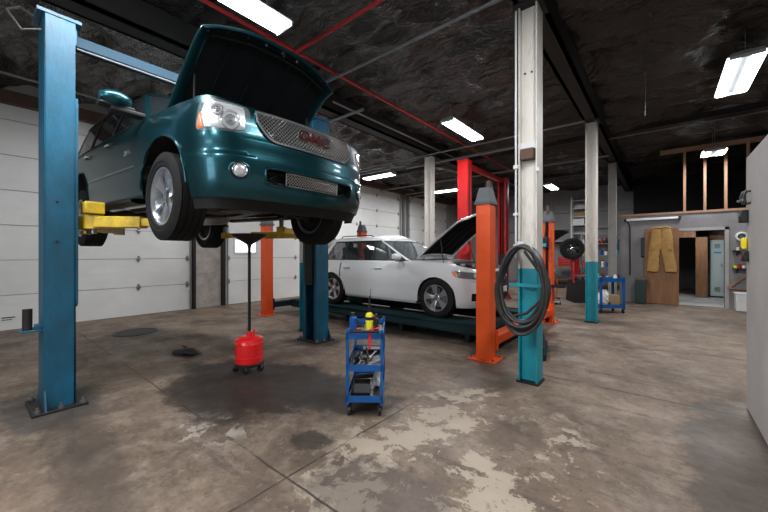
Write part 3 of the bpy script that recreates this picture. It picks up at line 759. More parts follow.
# ------------------------------------------------------------------ teal full-size SUV on the two-post lift
def make_truck():
    t = thing('sport_utility_vehicle', 'dark teal full-size SUV raised high on the blue lift with its hood open', 'car', (-3.60, 2.12, 1.69), rot=(0, .03, .03))
    H = Hull([(.985, 0), (.975, .25), (.955, .45), (.915, .65), (.845, .80), (.74, .905), (.58, .965), (.35, .99), (0, 1.0), (-1, 1.005), (-2, 1.005), (-3, .995), (-3.7, .975), (-4.0, .93), (-4.12, .80), (-4.16, .5), (-4.17, 0)],
             [(.22, .13), (.34, .03), (.48, .0), (.60, .0), (.655, .004), (.665, .022), (.72, .028), (.80, .032), (.83, .055), (.90, .062), (1.0, .085), (1.08, .13), (1.14, .24)],
             [(.22, .06), (.36, .03), (.45, .015), (.62, .0), (.68, .010), (.80, .006), (1.0, .015), (1.08, .03), (1.14, .055), (1.20, .085)],
             [(.22, .1), (.4, .0), (.6, .0), (.66, .05), (1.2, .09)])
    XS = (0.0, -2.95); RA = .475; zw = .43
    sill = .40; A = arch(H, XS, RA, zw, sill)
    uf = H.u_x(.50); ZS = [.30, .34, .38, .42, .46, .50, .54, .58, .62, .655, .665, .70, .76, .80]
    # bumper with openings
    iu = H.u_y(.52); fu0, fu1 = H.u_y(.655), H.u_y(.80); fuc = (fu0 + fu1) / 2
    us = sorted(set([round(q, 5) for q in lin(-uf, uf, .03) + [iu, -iu]]))
    m = MB(); patch(m, H, us, [.30, .34, .38, .41, .43, .46, .50, .54, .58, .60, .63, .655, .665, .70, .74, .78, .80], .30, .80, 0, holes=[(-iu, iu, .43, .58)])
    bumper = m.build('front_bumper', 'teal_paint', t, ang=50)
    m = MB(); rows = [[H.at(u, .80, -k) for k in (0, .03, .07)] for u in us]; m.grid(rows); m.build('bumper_step', 'teal_paint', bumper)
    m = MB()     # lower black air dam
    patch(m, H, us, [.20, .24, .28, .31], .21, .302, -.012); m.build('air_dam', 'trim_black', bumper)
    m = MB(); quad(m, H, ((-iu, .43), (iu, .43), (iu, .58), (-iu, .58)), -.09, 30, 2)
    for a, b in (((-iu, .43), (iu, .43)), ((-iu, .58), (iu, .58))):
        m.grid([[H.at(a[0] + (b[0]-a[0])*i/24, a[1], -o) for i in range(25)] for o in (0, .09)])
    for u in (-iu, iu): m.grid([[H.at(u, z, -o) for z in (.43, .58)] for o in (0, .09)])
    m.build('intake_recess', 'shell', bumper)
    m = MB(); ring = []
    for i in range(48):
        a = 2*PI*i/48; c_, s_ = math.cos(a), math.sin(a); r = 1 / (abs(c_)**10 + abs(s_)**10) ** .1
        ring.append(H.at(iu*1.0*r*c_, .505 + .075*r*s_, .002))
    m.tube(ring, .009, 6, closed=True); m.build('intake_rim', 'teal_paint', bumper)
    m = MB(); m.tube([H.at(u, .46, -.06) for u in lin(-iu, iu, .05)], .012, 6); m.tube([H.at(u, .55, -.06) for u in lin(-iu, iu, .05)], .012, 6)
    for s in (-1, 1): m.tube([H.at(s*.33, .44, -.05), H.at(s*.48, .49, -.05), H.at(s*.36, .56, -.05)], .01, 6)
    m.build('intake_brace', 'trim_black', bumper)
    def lattice(name, u0, u1, zl, zh, off, cell, rad, matn, parent, slope=1.0):
        m = MB(); span = u1 - u0; k = -int((zh(0) - zl(0)) / cell) - 14
        def clip(u, z): return u0 <= u <= u1 and zl(u) <= z <= zh(u)
        c = u0 - 1.0
        while c < u1 + 1.0:
            for sgn in (1, -1):
                seg = []
                for j in range(61):
                    z = .3 + .9 * j / 60; u = c + sgn * slope * (z - .8)
                    if clip(u, z): seg.append(H.at(u, z, off + (.003 if sgn > 0 else 0)))
                if len(seg) > 1: m.tube(seg[::1], rad, 4)
            c += cell
        return m.build(name, matn, parent, ang=60)
    lattice('lower_mesh', -.30, .33, lambda u: .455, lambda u: .56, -.012, .030, .0035, 'dull_chrome', bumper)
    m = MB(); ring = [H.at(u, .452, -.008) for u in lin(-.30, .33, .05)] + [H.at(u, .563, -.008) for u in lin(.33, -.30, .05)]
    m.tube(ring, .007, 6, closed=True); m.build('mesh_frame', 'dull_chrome', bumper)
    # fascia around the lamps
    zt = lambda u: 1.125 + .03 * min(1, max(0, (abs(u) - .5) / .8))
    m = MB(); patch(m, H, us, [.79, .82, .86, .92, .98, 1.03, 1.06, 1.09, 1.11, 1.13, 1.16], .79, zt, 0)
    fas = m.build('front_fascia', 'teal_paint', t, ang=50)
    gu0, gu1 = .60, .42
    zl = lambda u: .80 + .015 + max(0, (abs(u) - .40) / .19) ** 2 * .16 if abs(u) > .40 else .815
    zh = lambda u: 1.072 - .012 * (abs(u) / .6) ** 2
    m = MB(); us2 = lin(-.585, .585, .03); rows = []
    for u in us2: rows.append([H.at(u, zl(u) + (zh(u) - zl(u)) * j / 6, .006) for j in range(7)])
    m.grid(rows); m.build('grille_backing', 'shell', fas)
    lattice('grille_mesh', -.583, .583, zl, zh, .012, .036, .0042, 'dull_chrome', fas)
    ring = [H.at(u, zl(u), .016) for u in lin(-.585, .585, .03)] + [H.at(u, zh(u), .016) for u in lin(.585, -.585, .04)]
    MB().tube(ring, .011, 8, closed=True).build('grille_surround', 'dull_chrome', fas)
    # badge: three red letters with bright edges
    def letters(name, dx, size, dep, mt):
        M_ = Matrix(((0, 0, 1, H.at(0, .945, 0).x + dx), (1, 0, 0, 0), (0, 1, 0, .945), (0, 0, 0, 1)))
        me = text_mesh('GMC', size, dep); me.transform(Matrix.Diagonal((1.35, 1, 1, 1))); me.transform(M_); me.materials.clear(); me.materials.append(MT[mt])
        o = bpy.data.objects.new(name, me); C.objects.link(o); o.parent = fas; return o
    bk = letters('grille_badge', .030, .135, .010, 'chrome')
    lt = letters('badge_face', .042, .118, .002, 'badge_red'); lt.parent = bk
    # lamps
    for s, nm in ((1, 'right'), (-1, 'left')):
        ui, uo = H.u_y(.63), H.u_x(.56)
        cs = ((s*ui, .835), (s*(uo - .02), .825), (s*(uo - .05), 1.125), (s*(ui + .0), 1.105))
        hb = blob(MB(), H, cs, .006, -.02, rnd=7, n=48).build('headlight', 'lamp_in', t)
        um = (ui + uo) / 2
        for (cu, cz, r) in ((ui + .34*(uo - ui), .935, .078), (ui + .55*(uo - ui), 1.01, .045)):
            ring = [H.at(s*(cu + r*math.cos(a)), cz + r*math.sin(a), .012) for a in [2*PI*i/24 for i in range(24)]]
            MB().tube(ring, .006, 6, closed=True).build('reflector_ring', 'chrome', hb)
            rows = [[H.at(s*(cu + q*r*math.cos(a)), cz + q*r*math.sin(a), .010 + .012*(1 - q*q)) for a in [2*PI*i/24 for i in range(24)]] for q in (.05, .3, .6)]
            MB().grid(rows, closeu=True).build('bulb_lens', 'chrome', hb)
        ua = uo - .125
        blob(MB(), H, ((s*(ua - .01), .85), (s*(uo - .045), .845), (s*(uo - .075), .985), (s*(ua + .03), .99)), .014, .0, rnd=5).build('turn_signal', 'amber', hb)
        blob(MB(), H, cs, .028, -.005, rnd=7, n=48, dome=8).build('lamp_cover', 'lamp_glass', hb)
        # fog lamp
        ring = [H.at(s*(fuc + .078*math.cos(a)), .525 + .068*math.sin(a), .003) for a in [2*PI*i/28 for i in range(28)]]
        fl = blob(MB(), H, [(s*(fuc + a), .525 + b) for a, b in ((-.078, -.066), (.078, -.066), (.078, .066), (-.078, .066))], .004, -.02, rnd=2.2, dome=20).build('fog_lamp', 'trim_black', bumper)
        MB().tube(ring, .007, 6, closed=True).build('fog_lamp_rim', 'teal_paint', fl)
        blob(MB(), H, [(s*(fuc + a), .525 + b) for a, b in ((-.056, -.054), (.05, -.054), (.05, .054), (-.056, .054))], .018, 0, rnd=2, dome=3).build('fog_lens', 'lamp_in', fl)
        MB().tube([H.at(s*(fuc - .003 + .053*math.cos(a)), .525 + .054*math.sin(a), .01) for a in [2*PI*i/28 for i in range(28)]], .006, 6, closed=True).build('fog_ring', 'chrome', fl)
        # side panels
        top = lambda u: 1.13 + .065 * min(1, max(0, (abs(u) - H.u_x(.6)) / 1.1))
        ZZ = [.30, .36, .40, .44, .50, .56, .62, .66, .68, .72, .78, .84, .90, .96, 1.0, 1.04, 1.08, 1.12, 1.16, 1.19, 1.20]
        def side(name, x0, x1, zhi, mt='teal_paint', off=0.0, lo=A):
            us_ = [s*q for q in lin(H.u_x(x0), H.u_x(x1), .022)]
            return patch(MB(), H, us_, ZZ, lo, zhi, off).build(name, mt, t, ang=50, solid=0)
        fe = side('fender', .50, -.62, top)
        # top return of the fender towards the engine bay
        us_ = [s*q for q in lin(H.u_x(.50), H.u_x(-.62), .05)]
        MB().grid([[H.at(u, top(u), 0) - Vector((0, (-s)*k, -.012*math.sin(k*20))) for k in (0, .05, .12, .16)] for u in us_]).build('fender_top', 'teal_paint', fe)
        dmod = [side('front_door', -.628, -1.74, 1.20), side('rear_door', -1.748, -2.86, 1.20), side('quarter_panel', -2.868, -4.02, 1.20)]
        for d_, x in ((dmod[0], -1.52), (dmod[1], -2.50)):
            u = s*H.u_x(x); pts = [H.at(u - s*.10, 1.045, .002), H.at(u - s*.08, 1.045, .032), H.at(u, 1.052, .038), H.at(u + s*.08, 1.045, .032), H.at(u + s*.10, 1.045, .002)]
            MB().tube(pts, .013, 8).build('door_handle', 'chrome', d_)
        for d_, (xa, xb) in zip(dmod, ((-.66, -1.72), (-1.76, -2.44), (-2.44, -2.45))):
            if d_ is dmod[2]: continue
            MB().tube([H.at(s*H.u_x(xa + (xb - xa)*i/12), .70, .006) for i in range(13)], .008, 6).build('body_side_molding', 'dull_chrome', d_)
        # lip around the arches
        for xw in XS:
            pts = []
            for i in range(25):
                a = PI*i/24; x = xw + RA*math.cos(a); z = zw + RA*math.sin(a)*.97; pts.append(H.at(s*H.u_x(x), z, .004))
            MB().tube(pts, .010, 6).build('arch_lip', 'teal_paint', fe if xw == 0 else dmod[2])
        for xq in XS:
            wm = MB(); well(wm, H, (xq,), RA, zw, s, .42); wm.build('wheel_well', 'shell', t)
        # rocker, running board
        MB().grid([[H.at(s*H.u_x(x), z, o) for z, o in ((.42, -.01), (.40, .0), (.36, -.01), (.34, -.05), (.335, -.25))] for x in lin(-.50, -2.46, .2)]).build('rocker_panel', 'teal_paint', t)
        m = MB(); m.grid([[(x, -s*y, z) for y, z in ((.90, .345), (1.0, .355), (1.06, .345), (1.065, .32), (1.0, .30), (.90, .31), (.90, .345))] for x in lin(-.55, -2.40, .2)])
        m.build('running_board', 'trim_black', t)
        # mirror
        my = 1.09; mm = MB(); rows = []
        for i in range(13):
            v = i/12; rr = math.sin(PI*(.08 + .84*v)) ** .5
            rows.append([Vector((-.64 + (.085*math.cos(a))*rr*(1.2 if math.cos(a) > 0 else .5), -s*(my - .02 + .25*v - .02), 1.31 + .085*math.sin(a)*rr)) for a in [2*PI*k/20 for k in range(20)]])
        mm.grid(rows, closeu=True); mm.add(rows[0], [tuple(range(20))]); mm.add(rows[-1], [tuple(range(20))])
        mo = mm.build('side_mirror', 'teal_paint', t)
        MB().b2((-.71, -s*1.02, 1.225), (-.585, -s*1.31, 1.262)).build('mirror_shroud', 'trim_black', mo, bevel=.015)
        MB().b2((-.72, -s*.93, 1.19), (-.58, -s*1.22, 1.235)).build('mirror_base', 'trim_black', mo, bevel=.012)
        MB().b2((-.688, -s*1.10, 1.245), (-.680, -s*1.28, 1.375)).build('mirror_glass', 'chrome', mo)
    lettering('model_lettering', 'DENALI', .075, .003, 'chrome', Matrix(((1, 0, 0, -.88), (0, 0, -1, -1.0), (0, 1, 0, .865), (0, 0, 0, 1))), t)
    # rear end
    ur = H.u_x(-4.02)
    patch(MB(), H, lin(ur, H.L, .05), [.34, .4, .5, .6, .66, .8, 1.0, 1.2], .36, 1.2, 0).build('tailgate', 'teal_paint', t)
    patch(MB(), H, [-q for q in lin(ur, H.L, .05)], [.34, .4, .5, .6, .66, .8, 1.0, 1.2], .36, 1.2, 0).build('rear_bumper', 'teal_paint', t)
    for s in (1, -1): blob(MB(), H, ((s*(ur - .14), .78), (s*(ur + .10), .78), (s*(ur + .10), 1.15), (s*(ur - .14), 1.15)), .012, -.01).build('tail_lamp', 'red_lens', t)
    # cabin
    G = Cabin([(-.42, 0), (-.44, .3), (-.52, .6), (-.66, .82), (-.85, .895), (-1.2, .918), (-2, .922), (-3, .915), (-3.75, .89), (-4.0, .82), (-4.08, .5), (-4.09, 0)],
             [(1.12, -.10), (1.2, .0), (1.4, .27), (1.6, .55), (1.74, .77), (1.80, .90)], [(1.1, 0), (1.2, .0), (1.4, .055), (1.6, .12), (1.74, .175), (1.80, .23)],
             [(1.1, 0), (1.2, 0), (1.5, .06), (1.74, .14), (1.8, .2)])
    cabin(t, G, 1.15, 1.80, 1.20, 1.70, dict(A=(-.72, -1.32), B=(-1.72, -1.70), C=(-2.69, -2.78), D=(-3.80, -3.70)), 'teal_paint', 'glass_dark', 'trim_black', .055)
    MB().grid([[H.at(0.001, 0, 0) * 0 + Vector((x, y, 1.0)) for y in (-.9, .9)] for x in (.7, -.45)]).build('engine_bay', 'shell', t)
    MB().grid([[Vector((x, y, 1.20 if x < -.44 else 1.14)) for y in (-.88, -.4, .4, .88)] for x in (-.40, -.50, -.60)]).build('cowl_panel', 'trim_black', t)
    h, P = make_hood(t, (-.42, 0, 1.22), 1.16, math.radians(43), .82, .80, 'teal_paint', curve=.16, crown=.045, nose=.05)
    for s in (-1, 1): MB().tube([Vector((.02, s*.72, 1.05)), P(.5, s*.86, -.04)], .009, 8).build('gas_strut', 'dark_steel', h)
    # underbody
    m = MB(); m.b2((-4.0, -.80, .44), (.45, .80, .50)); m.build('floor_pan', 'under', t)
    m = MB()
    for s in (-1, 1):
        m.tube([(.80, s*.42, .42), (.40, s*.42, .40), (.05, s*.44, .46), (-.5, s*.47, .38), (-2.3, s*.50, .38), (-2.9, s*.46, .52), (-3.9, s*.46, .46)], .055, 8)
    for x, z in ((.80, .42), (.35, .36), (-.6, .37), (-1.4, .38), (-2.2, .38), (-3.7, .46)): m.bar((x, -.46, z), (x, .46, z), .09, .08)
    m.build('ladder_frame', 'under', t)
    m = MB(); m.box((.55, 0, .33), (.50, .70, .025), R3(0, .18, 0)); m.box((.22, 0, .33), (.28, .42, .05)).build('skid_plate', 'under', t, bevel=.01)
    MB().box((-.15, 0, .42), (.75, .36, .24), taper=(.8, .8)).box((-.75, 0, .42), (.6, .28, .22)).cyl((-1.0, 0, .40), (-2.8, .03, .38), .045, 12).build('drivetrain', 'under', t, bevel=.02)
    m = MB()
    for s in (-1, 1):
        m.tube([(.16, s*.36, .34), (0, s*.74, .26)], .022, 6).tube([(-.22, s*.36, .34), (0, s*.74, .26)], .022, 6).tube([(.0, s*.40, .62), (0, s*.74, .52)], .02, 6).cyl((0, s*.72, .22), (0, s*.72, .56), .045, 10).cyl((0, s*.3, .38), (0, s*.8, .37), .022, 8)
        m.cyl((0, s*.52, .30), (-.02, s*.48, .72), .04, 10)
    m.tube([(.28, -.70, .40), (.30, -.3, .31), (.30, .3, .31), (.28, .70, .40)], .016, 6)
    m.build('front_suspension', 'under', t)
    m = MB(); m.cyl((-2.95, -.78, .36), (-2.95, .78, .36), .045, 10).tube([(-2.95, -.2, .36), (-2.95, -.08, .36), (-2.95, .08, .36), (-2.95, .2, .36)], [.05, .14, .14, .05], 14)
    m.build('rear_axle', 'under', t)
    m = MB(); m.tube([(-.3, .28, .36), (-1.0, .30, .30), (-1.3, .32, .30)], .03, 8).tube([(-1.3, .32, .30), (-1.4, .32, .30), (-2.0, .32, .30), (-2.1, .32, .30)], [.04, .10, .10, .04], 12).tube([(-2.1, .32, .30), (-2.6, .45, .50), (-3.3, .55, .52), (-4.0, .62, .38)], .03, 8).build('exhaust', 'steel', t)
    for x in XS:
        for s in (-1, 1): make_wheel(t, x, s*.865, .40 - (.06 if x == 0 else .16), .405, .275, .262, 6, 'wide')
    return t

def cabin(t, G, z0, z1, belt, wtop, px, paint, glass, pillar, crown, seats=False, sat=None):
    """roof, pillars and glazing; px = dict letter -> (x at belt, x at window top)"""
    zz = lambda a, b: [a + (b - a)*i/4 for i in range(5)]
    full = lin(-G.L, G.L, .05); sat = sat or G.at
    patch(MB(), G, full, zz(wtop, z1), wtop, z1, 0).build('roof_rail', paint, t)
    us = lin(0, G.L, .05); rows = []
    for u in us:
        a = G.at(max(u, 1e-4), z1, 0); b = Vector((a.x, -a.y, a.z)); rows.append([a.lerp(b, k/12) + Vector((0, 0, crown*(1 - (k/6 - 1)**2) * min(1, abs(a.y)/.3))) for k in range(13)])
    MB().grid(rows).build('roof', paint, t)
    patch(MB(), G, full, zz(z0, belt), z0, belt, .002).build('belt_panel', paint, t)
    U = lambda k, top, d=0: G.u_xz(px[k][top], wtop if top else belt) + d
    quad(MB(), G, ((-U('A', 0), belt), (U('A', 0), belt), (U('A', 1), wtop), (-U('A', 1), wtop)), -.004, 40, 10).build('windshield', glass, t, ang=80)
    quad(MB(), G, ((-.45, belt + .02), (.45, belt + .02), (.45, belt + .03), (-.45, belt + .03)), .012, 12, 1).build('wiper', 'trim_black', t)
    for s in (1, -1):
        for k, w, mt in (('A', .035, paint), ('B', .045, pillar), ('C', .045, pillar), ('D', .09, paint)):
            quad(MB(), G, ((s*U(k, 0, -w), belt), (s*U(k, 0, w), belt), (s*U(k, 1, w), wtop), (s*U(k, 1, -w), wtop)), .002, 6, 8).build('pillar', mt, t)
        for (k0, k1) in (('A', 'B'), ('B', 'C'), ('C', 'D')):
            quad(MB(), G, ((s*U(k0, 0, .02), belt), (s*U(k1, 0, -.02), belt), (s*U(k1, 1, -.02), wtop), (s*U(k0, 1, .02), wtop)), -.008, 16, 8).build('side_window', glass if (k0 == 'A' or not seats) else 'glass_mid', t)
        MB().tube([G.at(s*(U('A', 0) + (U('D', 0) - U('A', 0))*i/20), belt, .004) for i in range(21)], .009, 6).build('window_trim', 'trim_black', t)
        MB().tube([G.at(s*(U('A', 1) + (U('D', 1) - U('A', 1))*i/20), wtop, .003) for i in range(21)], .008, 6).build('window_trim', 'trim_black', t)
        ua, ub = G.u_xz(px['A'][1] - .30, z1), G.u_xz(px['D'][1] + .10, z1)
        MB().tube([G.at(s*(ua + (ub - ua)*i/14), z1, -.02) + Vector((0, 0, .045 if 0 < i < 14 else .0)) for i in range(15)], .012, 6).build('roof_bar', 'trim_black', t)
        ud0, ud1 = U('D', 0, .07), U('D', 1, .07)
        quad(MB(), G, ((s*ud0, belt), (s*G.L, belt), (s*G.L, wtop), (s*ud1, wtop)), -.004, 12, 6).build('rear_window', glass, t)
    if seats:
        for x in (-1.55, -2.45):
            for y in (-.38, .38):
                m = MB().box((x, y, belt - .30), (.50, .48, .16)).box((x - .26, y, belt + .02), (.14, .46, .56), R3(0, -.22, 0)).box((x - .34, y, belt + .36), (.08, .24, .16), R3(0, -.2, 0))
                m.build('car_seat', 'trim_black', t, bevel=.04)
        MB().box((-.98, 0, belt - .12), (.35, 1.3, .22)).build('dashboard', 'trim_black', t, bevel=.05)
        MB().lathe([(.17, -.012), (.185, 0), (.17, .012), (.158, 0)], 24, Matrix.Translation((-1.2, .38, belt - .0)) @ R3(0, -1.1, 0), closed=True).build('steering_wheel', 'trim_black', t)
truck = make_truck()

# ------------------------------------------------------------------ white SUV on the four-post lift
def make_white_car():
    t = thing('crossover_car', 'white crossover car with open hood standing on the orange four-post lift', 'car', (-3.25, 6.42, .32))
    H = Hull([(.885, 0), (.87, .3), (.82, .55), (.73, .73), (.58, .86), (.35, .925), (0, .945), (-1, .95), (-2, .95), (-2.8, .94), (-3.4, .90), (-3.66, .78), (-3.73, .5), (-3.745, 0)],
             [(.18, .12), (.30, .03), (.42, .0), (.58, .0), (.66, .02), (.80, .07), (.92, .15), (1.0, .26)],
             [(.18, .09), (.28, .05), (.40, .03), (.50, .02), (.62, .005), (.72, .0), (.82, .006), (.92, .025), (1.02, .06), (1.08, .09)],
             [(.18, .1), (.35, .0), (.6, .0), (.7, .03), (1.08, .09)])
    XS = (0.0, -2.807); RA = .405; zw = .365; A = arch(H, XS, RA, zw, .27)
    uf = H.u_x(.40); iu0, iu1 = H.u_y(.47), H.u_y(.80)
    us = sorted(set(round(q, 5) for q in lin(-uf, uf, .03) + [iu0, iu1, -iu0, -iu1, .38, -.38]))
    bm_ = patch(MB(), H, us, [.20, .24, .30, .34, .42, .48, .54, .60, .66, .70], .21, .70, 0, holes=[(iu0, iu1, .34, .48), (-iu1, -iu0, .34, .48)]).build('front_bumper', 'white_paint', t, ang=50)
    for s in (1, -1):
        m = MB(); quad(m, H, ((s*iu0, .34), (s*iu1, .34), (s*iu1, .48), (s*iu0, .48)), -.06, 10, 3)
        for z in (.34, .48): m.grid([[H.at(s*u, z, -o) for u in lin(iu0, iu1, .04)] for o in (0, .06)])
        for u in (iu0, iu1): m.grid([[H.at(s*u, z, -o) for z in (.34, .48)] for o in (0, .06)])
        il = m.build('side_intake', 'shell', bm_)
        MB().tube([H.at(s*u, .41, -.03) for u in lin(iu0 + .02, iu1 - .02, .04)], .008, 6).build('intake_bar', 'trim_black', il)
        MB().tube([H.at(s*u, .375, -.03) for u in lin(iu0 + .02, iu1 - .02, .04)], .008, 6).build('intake_bar', 'trim_black', il)
    zt = lambda u: .90 + .10*min(1, max(0, (abs(u) - .75)/.5))
    patch(MB(), H, us, [.69, .74, .80, .86, .92, .98, 1.02], .69, zt, 0, ).build('front_fascia', 'white_paint', t, ang=50)
    m = MB(); quad(m, H, ((-.40, .30), (.40, .30), (.46, .84), (-.46, .84)), .008, 24, 8)
    gr = m.build('grille', 'shell', t)
    m = MB()
    for k in range(11): z = .34 + k*.046; m.tube([H.at(u, z, .014) for u in lin(-.40 - .05*(z - .3), .40 + .05*(z - .3), .1)], .006, 5)
    m.build('grille_slat', 'dark_steel', gr)
    ring = [H.at(u, .30, .012) for u in lin(-.40, .40, .1)] + [H.at(.44, .55, .012)] + [H.at(u, .84, .012) for u in lin(.46, -.46, .1)] + [H.at(-.44, .55, .012)]
    MB().tube(ring, .012, 6, closed=True).build('grille_surround', 'chrome', gr)
    for k in range(4):
        ring = [H.at(-.165 + .11*k + .062*math.cos(a), .74 + .062*math.sin(a), .024) for a in [2*PI*i/24 for i in range(24)]]
        MB().tube(ring, .008, 6, closed=True).build('ring_emblem', 'chrome', gr)
    MB().b2((.885, -.26, .46), (.90, .26, .57)).build('number_plate', 'white_plastic', t)
    for s in (1, -1):
        ui, uo = H.u_y(.54), H.u_x(.30)
        cs = ((s*ui, .70), (s*(uo - .10), .74), (s*uo, .90), (s*(ui + .0), .835))
        hb = blob(MB(), H, cs, .006, -.01, rnd=5, n=40).build('headlight', 'dark_steel', t)
        for cu, cz, r in ((ui + .10, .765, .045), (ui + .22, .79, .05)):
            blob(MB(), H, [(s*(cu + a*r), cz + b*r) for a, b in ((-1, -1), (1, -1), (1, 1), (-1, 1))], .022, 0, rnd=2, dome=3).build('projector_lens', 'lamp_in', hb)
        blob(MB(), H, ((s*(uo - .17), .765), (s*(uo - .08), .775), (s*(uo - .02), .875), (s*(uo - .13), .85)), .013, 0, rnd=4).build('turn_signal', 'amber', hb)
        blob(MB(), H, cs, .026, -.004, rnd=5, n=40, dome=8).build('lamp_cover', 'lamp_glass', hb)
        top = lambda u: 1.0 + .05*min(1, max(0, (abs(u) - uf)/.9))
        ZZ = [.22, .27, .32, .38, .44, .50, .56, .62, .68, .74, .80, .86, .92, .97, 1.0, 1.03, 1.06]
        def side(name, x0, x1, zhi):
            return patch(MB(), H, [s*q for q in lin(H.u_x(x0), H.u_x(x1), .022)], ZZ, A, zhi, 0).build(name, 'white_paint', t, ang=50)
        fe = side('fender', .40, -.58, top)
        us_ = [s*q for q in lin(H.u_x(.40), H.u_x(-.58), .05)]
        MB().grid([[H.at(u, top(u), 0) - Vector((0, (-s)*k, -.01)) for k in (0, .04, .10)] for u in us_]).build('fender_top', 'white_paint', fe)
        ds = [side('front_door', -.586, -1.52, 1.04), side('rear_door', -1.526, -2.52, 1.04), side('quarter_panel', -2.526, -3.60, 1.04)]
        for d_, x in ((ds[0], -1.36), (ds[1], -2.30)):
            u = s*H.u_x(x); MB().tube([H.at(u - s*.10, .885, .0), H.at(u - s*.08, .885, .028), H.at(u, .89, .033), H.at(u + s*.08, .885, .028), H.at(u + s*.10, .885, .0)], .013, 8).build('door_handle', 'white_paint', d_)
        for xw in XS:
            MB().tube([H.at(s*H.u_x(xw + RA*math.cos(a)), zw + RA*math.sin(a)*.97, .004) for a in [PI*i/24 for i in range(25)]], .008, 6).build('arch_lip', 'white_paint', fe if xw == 0 else ds[2])
        for xq in XS:
            wm = MB(); well(wm, H, (xq,), RA, zw, s, .36); wm.build('wheel_well', 'shell', t)
        MB().grid([[H.at(s*H.u_x(x), z, o) for z, o in ((.30, .0), (.26, .004), (.22, -.01), (.20, -.10), (.20, -.3))] for x in lin(-.42, -2.39, .2)]).build('rocker_panel', 'white_paint', t)
        mm = MB(); rows = []
        for i in range(13):
            v = i/12; rr = math.sin(PI*(.08 + .84*v))**.5
            rows.append([Vector((-.80 + .10*math.cos(a)*rr*(1.1 if math.cos(a) > 0 else .5), -s*(.99 + .20*v), 1.12 + .075*math.sin(a)*rr)) for a in [2*PI*k/20 for k in range(20)]])
        mm.grid(rows, closeu=True); mm.add(rows[0], [tuple(range(20))]); mm.add(rows[-1], [tuple(range(20))])
        mo = mm.build('side_mirror', 'white_paint', t)
        MB().b2((-.85, -s*.86, 1.03), (-.77, -s*1.06, 1.06)).build('mirror_base', 'trim_black', mo, bevel=.01)
        MB().b2((-.852, -s*1.02, 1.07), (-.842, -s*1.16, 1.18)).build('mirror_glass', 'chrome', mo)
    ur = H.u_x(-3.60)
    for s, nm in ((1, 'tailgate'), (-1, 'rear_bumper')):
        patch(MB(), H, [s*q for q in lin(ur, H.L, .05)], [.24, .4, .5, .6, .7, .8, .95, 1.04], .24, 1.04, 0).build(nm, 'white_paint', t)
        blob(MB(), H, ((s*(ur - .22), .74), (s*(ur + .2), .74), (s*(ur + .2), .96), (s*(ur - .10), .96)), .012, -.01).build('tail_lamp', 'red_lens', t)
    G = Cabin([(-.38, 0), (-.40, .3), (-.48, .56), (-.62, .74), (-.80, .82), (-1.2, .865), (-2, .875), (-2.8, .86), (-3.3, .81), (-3.56, .70), (-3.64, .4), (-3.65, 0)],
             [(.96, -.06), (1.03, .0), (1.2, .30), (1.4, .68), (1.5, .92), (1.56, 1.12)], [(.96, -.03), (1.03, .0), (1.2, .06), (1.4, .145), (1.5, .195), (1.56, .27)],
             [(.96, -.02), (1.03, 0), (1.2, .09), (1.4, .28), (1.5, .40), (1.56, .55)])
    cabin(t, G, .98, 1.56, 1.045, 1.47, dict(A=(-.70, -1.50), B=(-1.60, -1.68), C=(-2.50, -2.48), D=(-3.22, -2.98)), 'white_paint', 'glass', 'trim_black', .055, seats=True)
    MB().grid([[Vector((x, y, .98)) for y in (-.78, .78)] for x in (-.38, -.52)]).build('cowl_panel', 'trim_black', t)
    # engine bay
    MB().grid([[Vector((x, y, .70)) for y in (-.80, .80)] for x in (.70, -.40)]).build('engine_bay', 'shell', t)
    MB().box((.16, 0, .93), (.62, .60, .14), taper=(.85, .85)).build('engine_cover', 'engine_grey', t, bevel=.03)
    MB().box((.05, .58, .86), (.28, .20, .22)).box((.40, -.50, .84), (.30, .26, .18)).box((-.15, -.62, .88), (.22, .18, .20)).build('engine_box', 'trim_black', t, bevel=.02)
    m = MB(); m.tube([(.45, .3, .90), (.30, .45, .97), (.0, .40, .99), (-.2, .2, .97)], .03, 10).tube([(.5, -.2, .86), (.42, -.35, .95), (.2, -.42, .98), (0, -.5, .95)], .022, 8).tube([(.55, .0, .84), (.50, .2, .93), (.3, .25, .98)], .02, 8)
    m.build('engine_hose', 'hose', t)
    MB().lathe([(0, 0), (.045, 0), (.045, .03), (.0, .03)], 16, Matrix.Translation((.30, -.42, .96))).build('filler_cap', 'white_plastic', t)
    m = MB(); m.bar((.62, -.70, .84), (.62, .70, .84), .08, .05); m.build('radiator_support', 'trim_black', t)
    h, P = make_hood(t, (-.55, 0, 1.10), 1.47, math.radians(37.5), .74, .68, 'white_paint', curve=.20, crown=.05, nose=.07)
    for s in (-1, 1): MB().tube([Vector((.05, s*.70, .95)), P(.45, s*.86, -.04)], .008, 8).build('gas_strut', 'dark_steel', h)
    MB().b2((-3.3, -.72, .22), (.5, .72, .28)).build('floor_pan', 'under', t)
    for x in XS:
        for s in (-1, 1): make_wheel(t, x, s*.825, .365, .365, .235, .245, 5, 'twin')
    return t
white = make_white_car()

